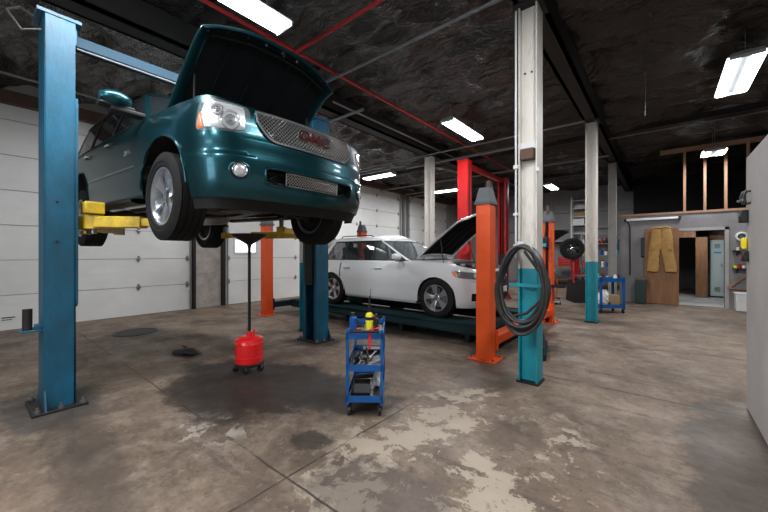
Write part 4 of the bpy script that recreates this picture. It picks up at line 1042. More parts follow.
# ------------------------------------------------------------------ blue two-post lift
LX = -4.70
def lift_post(x, y, face, h, mt, label, cat='lift post', beamm='blue_steel', grp=None, name='lift_column', yc=None, carz=1.72, carriage=True, lw=.36, ld=.27):
    """C-section column; face = +1 opens towards +y, -1 towards -y"""
    t = thing(name, label, cat, (x, y, 0), group=grp)
    a = lw/2; b = ld/2 * face; k = .018
    m = MB().b2((-a, -b, .02), (a, -b + k*face, h)).b2((-a, -b, .02), (-a + k, b, h)).b2((a - k, -b, .02), (a, b, h)).b2((-a, b - k*face, .02), (-a + .07, b, h)).b2((a - .07, b - k*face, .02), (a, b, h))
    m.build('column_shell', mt, t, bevel=.006)
    MB().b2((-a - .08, -.20, 0), (a + .08, .20, .022)).build('base_plate', 'dark_steel', t, bevel=.004)
    for sx in (-1, 1):
        MB().add([(sx*a, -b, .022), (sx*(a + .075), -b, .022), (sx*a, -b, .20), (sx*a, -b + .015, .022), (sx*(a + .075), -b + .015, .022), (sx*a, -b + .015, .20)],
                 [(0, 1, 2), (3, 5, 4), (0, 3, 4, 1), (1, 4, 5, 2), (2, 5, 3, 0)]).build('gusset', mt, t)
        for yy in (-.16, .0, .16):
            c = (sx*(a + .045), yy, .022); MB().cyl(c, (c[0], c[1], .075), .012, 8).build('anchor_bolt', 'steel', t)
            MB().cyl(c, (c[0], c[1], .045), .024, 6).build('anchor_nut', 'steel', t)
    MB().b2((-a + .06, -.02*face, .4), (-a + .075, .02*face, h - .1)).b2((-.05, -.03*face, .3), (.05, .02*face, h - .2)).build('lift_screw', 'shell', t) if False else MB().cyl((0, -.01*face, .1), (0, -.01*face, h - .1), .03, 10).build('lifting_cylinder', 'dark_steel', t)
    MB().b2((-a - .01, -.16, h), (a + .01, .16, h + .03)).build('top_plate', mt, t)
    if carriage:
        MB().b2((-.10, b - .10*face, carz - .75), (.10, b + .03*face, carz + .30)).build('carriage', 'dark_steel', t, bevel=.005)
    return t
near = lift_post(LX, .577, 1, 3.79, 'blue_steel', 'tall worn blue lift post standing nearest the left edge', grp=None, ld=.225)
far = lift_post(LX, 3.87, -1, 3.79, 'blue_steel', 'blue lift post behind the raised truck, beside the open drain tank', grp=None)
# near post extras: spare pin, rubber-topped adapters on holder, anchor angle
MB().b2((-.02, -.16, .78), (.10, -.1125, .82)).b2((.0, -.26, .76), (.12, -.1125, .78)).build('adapter_holder', 'blue_steel', near, bevel=.004)
MB().cyl((.06, -.21, .78), (.06, -.21, .98), .035, 14).build('height_adapter', 'dark_steel', near)
MB().b2((.184, -.10, 2.75), (.20, .12, 2.78)).build('cable_bracket', 'blue_steel', near) if False else None
MB().tube([(-.05, -.13, 3.80), (-.05, -.25, 3.86), (.05, -.34, 3.74), (.1, -.25, 3.58), (.12, -.12, 3.64)], .012, 6).build('hydraulic_hose', 'hose', near)
MB().b2((.15, .1125, 1.0), (.175, .135, 3.05)).build('lock_cover', 'blue_steel', near, bevel=.004)
for z in (1.62, 2.0): MB().cyl((.18, -.02, z), (.186, -.02, z), .012, 8).build('bolt_hole', 'shell', near)
t = thing('lift_crossbeam', 'blue overhead crossbeam joining the tops of the two blue lift posts', 'beam', (LX, 2.212, 3.67))
MB().b2((-.07, -1.50, -.055), (.07, 1.50, .055)).build('beam_body', 'blue_shaded', t, bevel=.008)
MB().b2((-.12, -1.525, -.07), (.12, -1.50, .10)).build('end_bracket', 'blue_steel', t, bevel=.005)
MB().b2((-.12, 1.50, -.07), (.12, 1.523, .10)).build('end_bracket', 'blue_steel', t, bevel=.005)
MB().cyl((.10, -1.50, -.09), (.10, 1.50, -.09), .010, 8).build('cutoff_bar', 'galv', t)
def swing_arm(px, py, ex, ey, z, label, padh):
    t = thing('swing_arm', label, 'lift arm', (px, py, z), group=None)
    d = Vector((ex - px, ey - py, 0)); L_ = d.length; d.normalize(); n = Vector((-d.y, d.x, 0))
    MB().cyl((0, 0, -.07), (0, 0, .07), .085, 20).build('pivot_hub', 'yellow_steel', t)
    MB().cyl((0, 0, -.12), (0, 0, .16), .028, 12).build('pivot_pin', 'steel', t)
    m = MB(); m.bar(d*.04, d*(L_*.62), .15, .115); m.build('arm_box', 'yellow_steel', t, bevel=.008)
    MB().bar(d*(L_*.55), d*(L_ - .03), .11, .08).build('arm_extension', 'yellow_steel', t, bevel=.006)
    e = d*L_
    MB().cyl(e + Vector((0, 0, -.05)), e + Vector((0, 0, .05)), .065, 20).build('pad_socket', 'yellow_steel', t)
    MB().cyl(e + Vector((0, 0, .05)), e + Vector((0, 0, padh - .03)), .03, 12).build('pad_stem', 'steel', t)
    MB().cyl(e + Vector((0, 0, padh - .03)), e + Vector((0, 0, padh)), .06, 20).build('rubber_pad', 'rubber', t)
    return t, d, n
za = 1.83
a1, d_, n_ = swing_arm(LX + .13, .84, -4.02, 1.40, za, 'yellow lift arm reaching forward under the truck beside the near front wheel', .205)
MB().b2((-.10, -.09, .08), (.12, .07, .20)).build('arm_restraint', 'yellow_steel', a1, bevel=.01)
MB().cyl((.0, .0, .16), (.0, .0, .215), .02, 10).build('release_pin', 'tank_red', a1)
MB().b2((-.15, -.08, .10), (.0, -.06, .13)).b2((-.15, -.08, -.12), (.0, -.06, -.09)).build('gear_plate', 'yellow_steel', a1)
swing_arm(LX - .13, .84, -6.15, 1.42, za, 'yellow lift arm reaching back under the truck from the near blue post', .185)
swing_arm(LX + .13, 3.65, -4.14, 2.80, za, 'yellow lift arm reaching forward from the far blue post', .205)
swing_arm(LX - .13, 3.65, -6.1, 2.95, za, 'yellow lift arm reaching back from far post above the drain funnel', .185)

# ------------------------------------------------------------------ oil drain
t = thing('oil_drain_tank', 'round red oil drain tank on casters with a tall funnel pole', 'oil drain', (-4.14, 2.32, 0))
MB().lathe([(0, .10), (.155, .10), (.17, .115), (.172, .18), (.176, .185), (.172, .19), (.172, .35), (.176, .355), (.172, .36), (.165, .41), (.12, .435), (0, .44)], 40).build('tank', 'tank_red', t)
MB().lathe([(.0, .075), (.175, .075), (.185, .085), (.185, .10), (.17, .11)], 36).build('caster_tray', 'black_plastic', t)
for a in (.5, 1.75, 3.0, 4.25, 5.5):
    c = Vector((.165*math.cos(a), .165*math.sin(a), .035)); w = MB().cyl(c + Vector((-.012, 0, 0)), c + Vector((.012, 0, 0)), .034, 16).build('caster', 'black_plastic', t)
    MB().b2((c.x - .018, c.y - .012, .04), (c.x + .018, c.y + .012, .085)).build('caster_fork', 'steel', w)
MB().tube([(0, .0, .43), (0, 0, .50)], .035, 14).build('pole_collar', 'tank_red', t)
MB().cyl((0, 0, .50), (0, 0, 1.62), .019, 14).build('pole', 'black_plastic', t)
MB().lathe([(.022, 1.58), (.03, 1.62), (.20, 1.73), (.215, 1.745), (.215, 1.755), (.20, 1.745), (.03, 1.65)], 32).build('funnel', 'black_plastic', t)
MB().tube([(.10, 0, .43), (.10, 0, .51), (.13, .0, .54), (.15, 0, .51)], .012, 8).build('valve', 'tank_red', t)
MB().tube([(-.10, .05, .42), (-.13, .05, .47), (-.13, .05, .53)], .014, 8).build('drain_valve', 'steel', t)

# ------------------------------------------------------------------ orange four-post lift
OXS = (-7.56, -1.95); OYS = (4.70, 8.14)
def four_post(x, y, label, inward):
    t = thing('lift_column', label, 'lift post', (x, y, 0), group='orange lift posts')
    sx = -1 if x > -5 else 1; s = inward
    m = MB(); w, dp, k, h = .20, .22, .012, 2.22
    m.b2((-w/2, -s*dp/2, .015), (w/2, -s*(dp/2 - k), h)).b2((-w/2, -s*dp/2, .015), (-w/2 + k, s*dp/2, h)).b2((w/2 - k, -s*dp/2, .015), (w/2, s*dp/2, h)).b2((-w/2, s*(dp/2 - k), .015), (-w/2 + .07, s*dp/2, h)).b2((w/2 - .07, s*(dp/2 - k), .015), (w/2, s*dp/2, h))
    m.build('column_shell', 'orange_steel', t, bevel=.012)
    MB().b2((-.21, -.17, 0), (.19, .17, .018)).build('base_plate', 'orange_steel', t, bevel=.003)
    for a in (-.17, .15):
        for b in (-.13, .13): MB().cyl((a, b, .018), (a, b, .05), .014, 8).build('anchor_bolt', 'steel', t)
    MB().b2((-.025, s*.02, .1), (.025, s*.05, 2.2)).build('lock_ladder', 'dark_steel', t)
    MB().box((0, 0, 2.33), (.235, .255, .22), taper=(.62, .62)).build('post_cap', 'cap_grey', t, bevel=.006)
    MB().b2((-.12, -.13, 2.20), (.12, .13, 2.235)).build('cap_rim', 'cap_grey', t)
    MB().b2((-.02, s*.06, 2.36), (.03, s*.10, 2.56)).build('stop_rod', 'header', t)
    return t
four_post(OXS[1], OYS[0], 'orange lift post with dark cap nearest the black hose coil', 1)
four_post(OXS[1], OYS[1], 'orange lift post with grey cap seen just right of the hose column', -1)
four_post(OXS[0], OYS[0], 'orange lift post standing behind the red drain tank', 1)
four_post(OXS[0], OYS[1], 'orange lift post whose cap shows over the white car roof', -1)
for x, l in ((OXS[1], 'orange lift crossmember on the floor at the nose of the white car'), (OXS[0], 'dark lift crossmember on the floor at the tail of the white car')):
    t = thing('lift_crossmember', l, 'crossmember', (x, 6.42, .0))
    MB().b2((-.09, -1.60, .17), (.09, 1.60, .30)).build('beam_body', 'orange_steel' if x > -5 else 'ramp', t, bevel=.008)
    for s in (-1, 1): MB().b2((-.13, s*1.60, .12), (.13, s*1.585, .40)).build('end_block', 'orange_steel' if x > -5 else 'ramp', t)
for y, l in ((5.60, 'dark teal lift runway under the near wheels of the white car'), (7.24, 'dark teal lift runway under the far wheels of the white car')):
    t = thing('lift_runway', l, 'runway', (-4.755, y, 0))
    MB().b2((-2.69, -.26, .302), (2.69, .26, .318)).build('deck', 'ramp', t)
    m = MB()
    for s in (-1, 1):
        m.b2((-2.69, s*.26, .14), (2.69, s*.245, .335))
        for z in (.16, .30): m.b2((-2.69, s*.26, z), (2.69, s*.285, z + .02))
    for o in each(m, 'side_rail', 'ramp', t): pass
    MB().b2((2.66, -.26, .318), (2.69, .26, .40)).build('wheel_stop', 'ramp', t)
    for x in (-2.2, -.7, .8, 2.2): MB().b2((x - .04, -.24, .0), (x + .04, .24, .14)).build('support_foot', 'dark_steel', t)
t = thing('rolling_jack', 'dark rolling bridge jack lying between the runways by the near orange post', 'jack', (-2.35, 6.42, 0))
m = MB(); m.b2((-.25, -.52, .12), (.25, .52, .22)); m.build('jack_frame', 'dark_steel', t, bevel=.01)
each(MB().b2((-.3, -.54, .0), (-.2, .54, .12)).b2((.2, -.54, 0), (.3, .54, .12)), 'jack_rail', 'steel', t)
MB().cyl((0, .2, .22), (0, .2, .34), .06, 16).build('jack_ram', 'steel', t)
t = thing('steel_rail', 'stack of dark steel ramp pieces on the floor behind near orange post', 'steel ramps', (-1.45, 5.55, 0), -1.35)
MB().b2((-.45, -.10, 0), (.45, .10, .09)).build('lower_ramp', 'ramp', t, bevel=.006)
MB().b2((-.42, -.09, .09), (.40, .07, .17)).build('upper_ramp', 'dark_steel', t, bevel=.006)
MB().b2((-.36, -.07, .17), (.30, .05, .23)).build('top_ramp', 'ramp', t, bevel=.006)

# ------------------------------------------------------------------ red two-post lift
RX = -4.15
for y, f, l in ((8.55, 1, 'tall red lift post nearer the white car'), (11.45, -1, 'tall red lift post farther back, right of the orange post cap')):
    lift_post(RX, y, f, 4.0, 'red_steel', l, carriage=True, carz=1.2, lw=.29, ld=.26)
    MB().b2((.145, -.05, .3), (.152, -.005, 3.9)).build('dark_strip', 'shell', bpy.context.scene.objects[[o.name for o in C.objects if o.type == 'EMPTY'][-1]])  # raised dark strip drawn for the dark gap down the post
t = thing('lift_crossbeam', 'red overhead crossbeam joining the tops of the two red lift posts', 'beam', (RX, 10.0, 3.93))
MB().b2((-.07, -1.32, -.06), (.07, 1.32, .06)).build('beam_body', 'red_steel', t, bevel=.008)
t = thing('hose_reel', 'round red hose reel seen under the open hood of the white car', 'hose reel', (RX + .12, 8.33, 1.62))
MB().lathe([(.02, -.05), (.14, -.05), (.14, -.04), (.08, -.03), (.08, .03), (.14, .04), (.14, .05), (.02, .05)], 28, R3(PI/2), closed=True).build('reel', 'red_steel', t)
MB().lathe([(.08, -.03), (.12, -.028), (.12, .028), (.08, .03)], 28, R3(PI/2), closed=True).build('wound_hose', 'hose', t)
MB().b2((-.03, .05, -.15), (.03, .09, .1)).build('reel_bracket', 'red_steel', t)

# ------------------------------------------------------------------ blue tool cart (near)
def tray_cart(name, label, loc, rz, W, D, Hh, shelves, group=None, post=.028, rim=.055):
    t = thing(name, label, 'cart', loc, rz, group)
    w, d = W/2, D/2
    for sx in (-1, 1):
        for sy in (-1, 1):
            MB().b2((sx*w, sy*d, .10), (sx*(w - post), sy*(d - post), Hh)).build('corner_post', 'cart_blue', t, bevel=.003)
            cx_, cy_ = sx*(w - .03), sy*(d - .04)
            c = MB().cyl((cx_ - .013, cy_, .042), (cx_ + .013, cy_, .042), .042, 18).build('caster', 'black_plastic', t)
            MB().b2((cx_ - .022, cy_ - .018, .05), (cx_ + .022, cy_ + .018, .10)).build('caster_fork', 'dark_steel', c)
    for z in shelves:
        m = MB().b2((-w + .004, -d + .004, z), (w - .004, d - .004, z + .006))
        for a, b in (((-w, -d), (w, -d + .006)), ((-w, d - .006), (w, d)), ((-w, -d), (-w + .006, d)), ((w - .006, -d), (w, d))):
            m.b2((a[0], a[1], z - .004), (b[0], b[1], z + rim))
        m.build('tray', 'cart_blue', t)
        MB().b2((-w + .012, -d + .012, z + .006), (w - .012, d - .012, z + .010)).build('tray_mat', 'black_plastic', t)
    return t
crz = math.atan2(.774, -.633) - PI/2     # long side points away along the view
cart = tray_cart('tool_cart', 'three-tier blue tool cart on the open floor, loaded with cans and tools', (-2.34, 2.60, 0), crz - .03, .345, .70, .80, (.135, .42, .715))
MB().tube([(-.13, -.35, .785), (-.13, -.40, .795), (.13, -.40, .795), (.13, -.35, .785)], .013, 10).build('push_handle', 'dark_steel', cart)
CM = Matrix.Translation(cart.location) @ R3(0, 0, crz - .03)
def oncart(x, y, z): return CM @ Vector((x, y, z))
def can(name, label, cat, p, r, h, body, capm, band=None):
    t = thing(name, label, cat, p)
    MB().lathe([(0, 0), (r, 0), (r, h*.78), (r*.55, h*.84), (r*.5, h*.86)], 24).build('can_body', body, t)
    MB().lathe([(r*.62, h*.84), (r*.62, h), (0, h)], 20).build('can_cap', capm, t)
    if band: MB().lathe([(r + .001, h*.25), (r + .001, h*.55)], 24).build('paper_label', band, t)
    return t
zt_ = .726
can('spray_can', 'blue and black spray can at the near left corner of the blue cart', 'spray can', oncart(-.115, -.27, zt_), .034, .22, 'can_blue', 'black_plastic')
t = thing('gas_torch', 'yellow gas bottle with black torch head standing upright on the blue cart', 'torch', oncart(.035, -.20, zt_))
MB().lathe([(0, 0), (.038, 0), (.038, .18), (.030, .20), (.012, .215)], 24).build('gas_bottle', 'lime', t)
MB().lathe([(.0385, .14), (.0385, .17)], 24).build('bottle_band', 'black_plastic', t)
MB().cyl((0, 0, .21), (0, 0, .29), .016, 12).build('torch_valve', 'black_plastic', t)
MB().tube([(0, 0, .29), (.0, 0, .34), (.012, 0, .37)], .009, 8).build('torch_stem', 'black_plastic', t)
MB().cyl((.012, 0, .37), (.016, 0, .44), .006, 8).build('torch_nozzle', 'steel', t)
can('grease_bottle', 'plain black bottle beside the yellow torch on the blue cart', 'bottle', oncart(.105, -.22, zt_), .022, .20, 'black_plastic', 'black_plastic')
can('oil_bottle', 'short dark bottle standing at the back of the blue cart top', 'bottle', oncart(.05, .12, zt_), .028, .13, 'dark_steel', 'tank_red')
t = thing('rag', 'bright red cloth strip hanging over the near edge of the blue cart', 'rag', oncart(.055, -.35, .80))
MB().grid([[(x, -.012 - .004*math.sin(z*40 + x*60), z) for x in (-.014, -.004, .006, .016)] for z in [0 - i*.02 for i in range(10)]] ).build('hanging_strip', 'red_rag', t, solid=.003)
MB().grid([[(x, y, .0 + .004*math.sin(y*60)) for x in (-.014, .0, .016)] for y in (-.012, .03, .08, .12)]).build('folded_end', 'red_rag', t, solid=.003)
def small(name, label, cat, m, mt, p, rz, group=None, bevel=.003):
    o = m.build(name, mt, None, bevel=bevel); o.location = p; o.rotation_euler.z = rz; return tag(o, label, cat, group)
def wrench_mesh(L_=.18):
    m = MB().b2((-L_/2, -.006, 0), (L_/2, .006, .006))
    for s in (-1, 1): m.lathe([(.008, 0), (.017, 0), (.017, .008), (.008, .008)], 12, Matrix.Translation((s*L_/2, 0, 0)), closed=True)
    return m
def driver(name, label, p, rz, hm='black_plastic', L_=.2):
    t = thing(name, label, 'tool', p, rz)
    MB().tube([(-.05, 0, .014), (-.04, 0, .014), (.03, 0, .014), (.05, 0, .014)], [.010, .014, .013, .008], 10).build('handle', hm, t)
    MB().cyl((.05, 0, .014), (.05 + L_*.6, 0, .014), .004, 8).build('shank', 'steel', t)
    return t
driver('screwdriver', 'red-handled screwdriver lying on the top tray of the near blue cart', oncart(-.09, -.06, zt_), 1.9, 'tank_red')
driver('screwdriver', 'black screwdriver lying at the back of the near blue cart top tray', oncart(-.08, .15, zt_), .6)
small('wrench', 'steel wrench on the top tray behind the blue spray can', 'wrench', wrench_mesh(), 'steel', oncart(-.03, .02, zt_), 2.3)
small('parts_tin', 'small red tin on the top tray of the near blue cart', 'tin', MB().box((0, 0, .02), (.10, .07, .04)), 'tank_red', oncart(.06, -.04, zt_), crz)
zm = .431
for i, (x, y, a, l) in enumerate(((-.08, -.20, 1.9, 'front left'), (-.02, -.12, 2.3, 'front middle'), (.07, -.18, 1.6, 'front right'), (-.06, .05, 2.6, 'rear left'), (.05, .08, 2.0, 'rear right'))):
    o = wrench_mesh(.20).build('wrench', 'dark_steel' if i % 2 else 'steel'); o.location = oncart(x, y, zm + .004*i); o.rotation_euler.z = a; tag(o, 'wrench on the middle tray of the near blue cart, %s of the heap' % l, 'wrench', 'wrenches on the middle tray')
small('pry_bar', 'long black pry bar across the middle tray of the near cart', 'pry bar', MB().tube([(-.2, 0, .012), (.16, 0, .012), (.20, .0, .03)], .010, 8), 'black_plastic', oncart(.0, .0, zm + .05), 2.35)
small('air_ratchet', 'black air ratchet on the middle tray of the near cart', 'ratchet', MB().tube([(-.11, 0, .025), (-.08, 0, .025), (.05, 0, .025), (.10, 0, .022)], [.018, .024, .022, .012], 12), 'black_plastic', oncart(-.10, -.02, zm + .012), 2.2)
small('socket_tray', 'black socket tray on the middle shelf of the near cart', 'tray', MB().box((0, 0, .018), (.20, .13, .036)), 'black_plastic', oncart(.03, .27, zm), crz)
zb = .146
t = thing('drip_tray', 'shallow black drip tray filling the bottom shelf of the near cart', 'tray', oncart(-.05, -.07, zb), crz)
MB().b2((-.09, -.19, 0), (.09, .19, .006)).build('tray_floor', 'dark_steel', t)
for a, b in (((-.09, -.19), (.09, -.184)), ((-.09, .184), (.09, .19)), ((-.09, -.19), (-.084, .19)), ((.084, -.19), (.09, .19))): MB().b2((*a, 0), (*b, .035)).build('tray_side', 'black_plastic', t)
def crumple(r, sx, sy, sz, seed, n=14):
    rnd = random.Random(seed); rows = []
    for i in range(n + 1):
        a = PI*i/n; row = []
        for k in range(20):
            b = 2*PI*k/20; q = r*(1 + .22*math.sin(3*b + seed + 2*a) + .15*math.sin(7*a + 2*b*2) + .06*(rnd.random() - .5))
            row.append((q*sx*math.sin(a)*math.cos(b), q*sy*math.sin(a)*math.sin(b), max(0, r*sz*(1 - math.cos(a))*(1 + .12*math.sin(4*b + seed)))))
        rows.append(row)
    return MB().grid(rows, closeu=True)
small('plastic_bag', 'crumpled white bag on the bottom shelf of the near cart', 'bag', crumple(.05, .8, 1.9, 1.5, 3), 'white_plastic', oncart(.105, .02, zb), crz)
small('grease_gun', 'black and brass grease gun on the bottom shelf rear of the near cart', 'grease gun', MB().tube([(-.14, 0, .03), (.06, 0, .03), (.08, 0, .03), (.14, 0, .03)], [.026, .026, .010, .006], 12), 'dark_steel', oncart(-.02, .22, zb), crz + .3)

# ------------------------------------------------------------------ hose coil on column 1
t = thing('air_hose', 'thick coil of black hose hanging on the nearest white and teal column', 'hose', (-1.215, 4.01, 1.55))
rnd = random.Random(5)
for k in range(15):
    pts = []; w = .23 + .05*rnd.random(); hh = .41 + .085*rnd.random(); yo = -.12 + .13*rnd.random(); ph = rnd.random()*.4 - .2
    for i in range(48):
        a = 2*PI*i/48; nar = 1 - .22*max(0, math.sin(a))
        px_ = w*math.cos(a)*nar + .012*math.sin(3*a + k); pz = -hh + hh*math.sin(a) + .012*math.sin(2*a + k*1.3) + .035 - (.05*rnd.random()*0)
        pts.append((px_, yo + .03*math.sin(a + ph*3) - .02, pz))
    MB().tube(pts, .018, 8, closed=True).build('hose_loop', 'hose', t)
MB().b2((-.10, -.05, -.02), (.10, .075, .01)).b2((-.10, -.06, -.02), (-.08, -.04, .06)).b2((.08, -.06, -.02), (.10, -.04, .06)).build('hose_hook', 'enamel', t)
MB().tube([(.02, -.05, -.02), (.22, -.07, -.3), (.2, -.07, -.55), (.06, -.1, -.70), (-.1, -.08, -.76)], .0165, 8).build('hose_tail', 'hose', t)
MB().b2((-.06, -.06, .0), (.02, -.03, .09)).build('cloth_tie', 'enamel', t, bevel=.008)
t = thing('clamp_bracket', 'teal bracket bar fixed across the nearest column behind the hose', 'bracket', (-1.205, 4.09, 1.14))
MB().b2((-.20, -.02, -.02), (.24, .0, .02)).build('bracket_bar', 'post', t)

# ------------------------------------------------------------------ around the partition
t = thing('plywood_door', 'brown plywood door leaf leaning open across the office doorway', 'door', (-.01, PY - .14, 0))
MB().b2((-.40, -.025, .02), (.39, .025, 2.26)).build('door_panel', 'wood', t, bevel=.004)
MB().b2((.30, -.05, 1.0), (.36, -.025, 1.12)).build('door_handle', 'dark_steel', t)
def trousers():
    t = thing('work_trousers', 'tan canvas work trousers hung by the waist on the brown plywood door', 'trousers', (-.02, PY - .215, 0))
    rows = []
    def leg(s, seed):
        rows = []
        for i in range(37):
            v = i/36; z = 2.25 - 1.27*v
            cx = s*(.085 + .13*v + .01*math.sin(v*9 + seed)); hw = .12 + .03*math.sin(PI*min(1, v*1.6))*.5 + .02*v
            top = 1 if v > .34 else 1
            row = []
            for k in range(24):
                a = 2*PI*k/24; f = 1 + .05*math.sin(5*a + v*7 + seed) + .035*math.sin(v*42 + a*2 + seed)
                x = cx + hw*math.cos(a)*f
                if v < .34: x = max(x, .0) if s > 0 else min(x, .0)
                row.append((x, -.035*math.sin(a)*f*-1 - .0, z + .012*math.sin(3*a + seed)))
            rows.append(row)
        return rows
    m = MB().grid(leg(1, .3), closeu=True).grid(leg(-1, 1.9), closeu=True); m.build('trouser_legs', 'canvas', t, ang=70)
    MB().tube([(-.21, 0, 2.26), (-.10, -.02, 2.285), (0, -.01, 2.27), (.10, -.02, 2.30), (.2, 0, 2.26)], .028, 8).build('waistband', 'canvas', t)
    for x in (-.17, .19): MB().b2((x - .06, -.045, 1.62), (x + .06, -.036, 1.84)).build('pocket', 'canvas', t, bevel=.006)
trousers()
t = thing('metal_locker', 'tall pale green metal locker seen through the office doorway', 'locker', (1.47, 16.55, 0))
MB().b2((-.17, -.25, .05), (.17, .25, 1.99)).build('locker_body', 'locker', t, bevel=.006)
d = MB().b2((-.155, -.262, .08), (.155, -.25, 1.96)).build('locker_door', 'locker', t, bevel=.004)
for z in (1.70, 1.74, 1.78, 1.82, .22, .26, .30, .34): MB().b2((-.07, -.268, z), (.07, -.262, z + .018)).build('vent_slot', 'shell', d)
MB().b2((.09, -.28, 1.05), (.12, -.262, 1.17)).build('locker_handle', 'steel', d)
MB().b2((-.08, -.266, 1.52), (.10, -.262, 1.58)).build('sticker', 'blue_sticker', d)
MB().b2((-.15, -.22, 0), (.15, .22, .05)).build('plinth', 'shell', t)
t = thing('wooden_crate', 'low wooden crate lying on top of the pale green locker', 'crate', (1.47, 16.5, 1.99))
for y in (-.18, .18):
    for z in (.02, .10): MB().b2((-.20, y - .01, z), (.20, y + .01, z + .06)).build('slat', 'wood', t)
for x in (-.19, .19): MB().b2((x - .012, -.17, 0), (x + .012, .17, .16)).build('end_board', 'wood', t)
MB().cyl((-.05, 0, .0), (-.05, 0, .2), .06, 14).build('crate_filler', 'shell', t)
pipe('drop_conduit', [(-.78, PY - .018, .84), (-.78, PY - .018, 2.38), (-.86, PY - .018, 2.55)], .018, 'dark_steel', 'thin dark vertical conduit on the grey partition left of the plywood door', 'pipe')
t = thing('breaker_panel', 'narrow dark breaker panel on the partition behind the plywood door', 'panel', (-.45, PY, 1.70))
MB().b2((-.05, -.06, -.30), (.05, 0, .30)).build('panel_box', 'shell', t, bevel=.004)
MB().b2((-.04, -.07, -.27), (.04, -.06, .27)).build('panel_door', 'bin_dark', t)
t = thing('waste_bin', 'dark green waste bin on the floor tucked behind the plywood door', 'bin', (-.50, PY - .32, 0))
MB().box((0, 0, .36), (.24, .24, .70), taper=(1.15, 1.15)).build('bin_body', 'bin_dark', t, bevel=.02)
MB().box((0, 0, .73), (.29, .29, .04), taper=(.9, .9)).build('bin_lid', 'header', t, bevel=.01)
for z, l in ((1.60, 'upper small wall shelf right of the office doorway'), (1.12, 'lower cluttered wall shelf right of the office doorway')):
    t = thing('wall_shelf', l, 'shelf', (1.66, PY - .11, z))
    MB().b2((-.18, -.10, -.02), (.25, .11, 0)).build('shelf_board', 'dark_steel', t)
    for x in (-.1, .18): MB().add([(x, .11, -.02), (x, .11, -.16), (x, -.07, -.02), (x + .012, .11, -.02), (x + .012, .11, -.16), (x + .012, -.07, -.02)], [(0, 1, 2), (3, 5, 4), (0, 3, 4, 1), (1, 4, 5, 2), (2, 5, 3, 0)]).build('shelf_bracket', 'dark_steel', t)
t = thing('wall_fan', 'small round white ventilator on the wall above the upper shelf', 'fan', (1.66, PY, 1.97))
MB().lathe([(.075, 0), (.12, .0), (.125, .03), (.12, .07), (.085, .075), (.075, .05)], 28, R3(PI/2), closed=True).build('ring_housing', 'white_plastic', t)
MB().lathe([(0, .02), (.075, .02), (.075, .03), (0, .06)], 20, R3(PI/2)).build('hub', 'cap_grey', t)
can('green_bottle', 'green bottle standing on the upper wall shelf', 'bottle', (1.79, PY - .12, 1.60), .045, .22, 'green', 'black_plastic')
can('white_bottle', 'short white bottle standing on the upper wall shelf', 'bottle', (1.58, PY - .12, 1.60), .035, .10, 'white_plastic', 'red_steel')
for i, (x, c, l) in enumerate(((1.53, 'lime', 'lime yellow jar at the left end of the lower wall shelf'), (1.61, 'red_steel', 'red jar on the lower wall shelf beside the lime one'), (1.69, 'white_plastic', 'white jar on the lower wall shelf'), (1.77, 'yellow_bright', 'yellow jar on the right part of the lower wall shelf'), (1.85, 'green', 'green jar at the right end of the lower wall shelf'))):
    can('jar', l, 'jar', (x, PY - .12, 1.12), .034, .09 + .02*(i % 2), c, 'black_plastic').__setitem__('group', 'jars on the lower wall shelf')
t = thing('white_bin', 'white plastic bin on the floor at the edge of the right wall', 'bin', (1.62, PY - .42, 0))
MB().box((0, 0, .24), (.26, .30, .46), taper=(1.05, 1.05)).build('bin_body', 'white_plastic', t, bevel=.02)
MB().b2((-.15, -.17, .46), (.15, .17, .49)).build('bin_lid', 'white_plastic', t, bevel=.008)
t = thing('wooden_brace', 'diagonal timber brace against the partition above the white bin', 'brace', (1.60, PY - .04, .58))
MB().bar((-.20, 0, .0), (.22, 0, .42), .05, .045).build('diagonal', 'stud', t)
MB().b2((-.22, -.03, -.03), (.3, .03, .01)).build('ledger', 'stud', t)
# things hooked on the end of the near wall
def clamp(name, label, y, z, sc=1.0, mt='black_plastic'):
    t = thing(name, label, 'clamp', (.635, y, z))
    m = MB().tube([(0, 0, .08*sc), (-.03, .0, .09*sc), (-.045, 0, .02*sc), (-.03, 0, -.07*sc), (0, 0, -.06*sc)], .014*sc, 8); m.build('clamp_jaw', mt, t)
    MB().cyl((-.05, .0, -.02*sc), (-.055, .05, -.02*sc), .018*sc, 10).build('clamp_screw', 'steel', t)
clamp('wall_clamp', 'upper black clamp hooked on the edge of the near right wall', 4.74, 2.03, .75)
clamp('wall_clamp', 'second black clamp hooked slightly lower and nearer on the right wall', 4.58, 2.02, .75)
t = thing('key_box', 'black holder mounted on right wall edge below the clamps', 'holder', (.635, 4.72, 1.86)); MB().b2((-.06, -.05, -.06), (.0, .05, .06)).build('holder_body', 'black_plastic', t, bevel=.01)
MB().b2((-.065, -.03, .0), (-.06, .03, .03)).build('holder_slot', 'steel', t)
t = thing('tape_measure', 'yellow tape holder hanging on the right wall edge', 'tape', (.635, 4.75, 1.60)); MB().box((-.022, 0, 0), (.04, .07, .11)).build('tape_case', 'yellow_bright', t, bevel=.012)
MB().b2((-.05, -.03, -.05), (-.042, .03, -.035)).build('belt_clip', 'black_plastic', t)
t = thing('key_box', 'black lock box under the yellow tape holder on right wall', 'holder', (.635, 4.70, 1.48)); MB().b2((-.045, -.045, -.05), (0, .045, .05)).build('box_body', 'black_plastic', t, bevel=.01)
MB().b2((-.049, -.02, -.03), (-.045, .02, .02)).build('box_dial', 'red_steel', t)
t = thing('power_outlet', 'small outlet box low on the far edge of the right wall', 'outlet', (.635, 3.55, .62)); MB().b2((-.03, -.04, -.06), (0, .04, .06)).build('outlet_box', 'steel', t, bevel=.004)
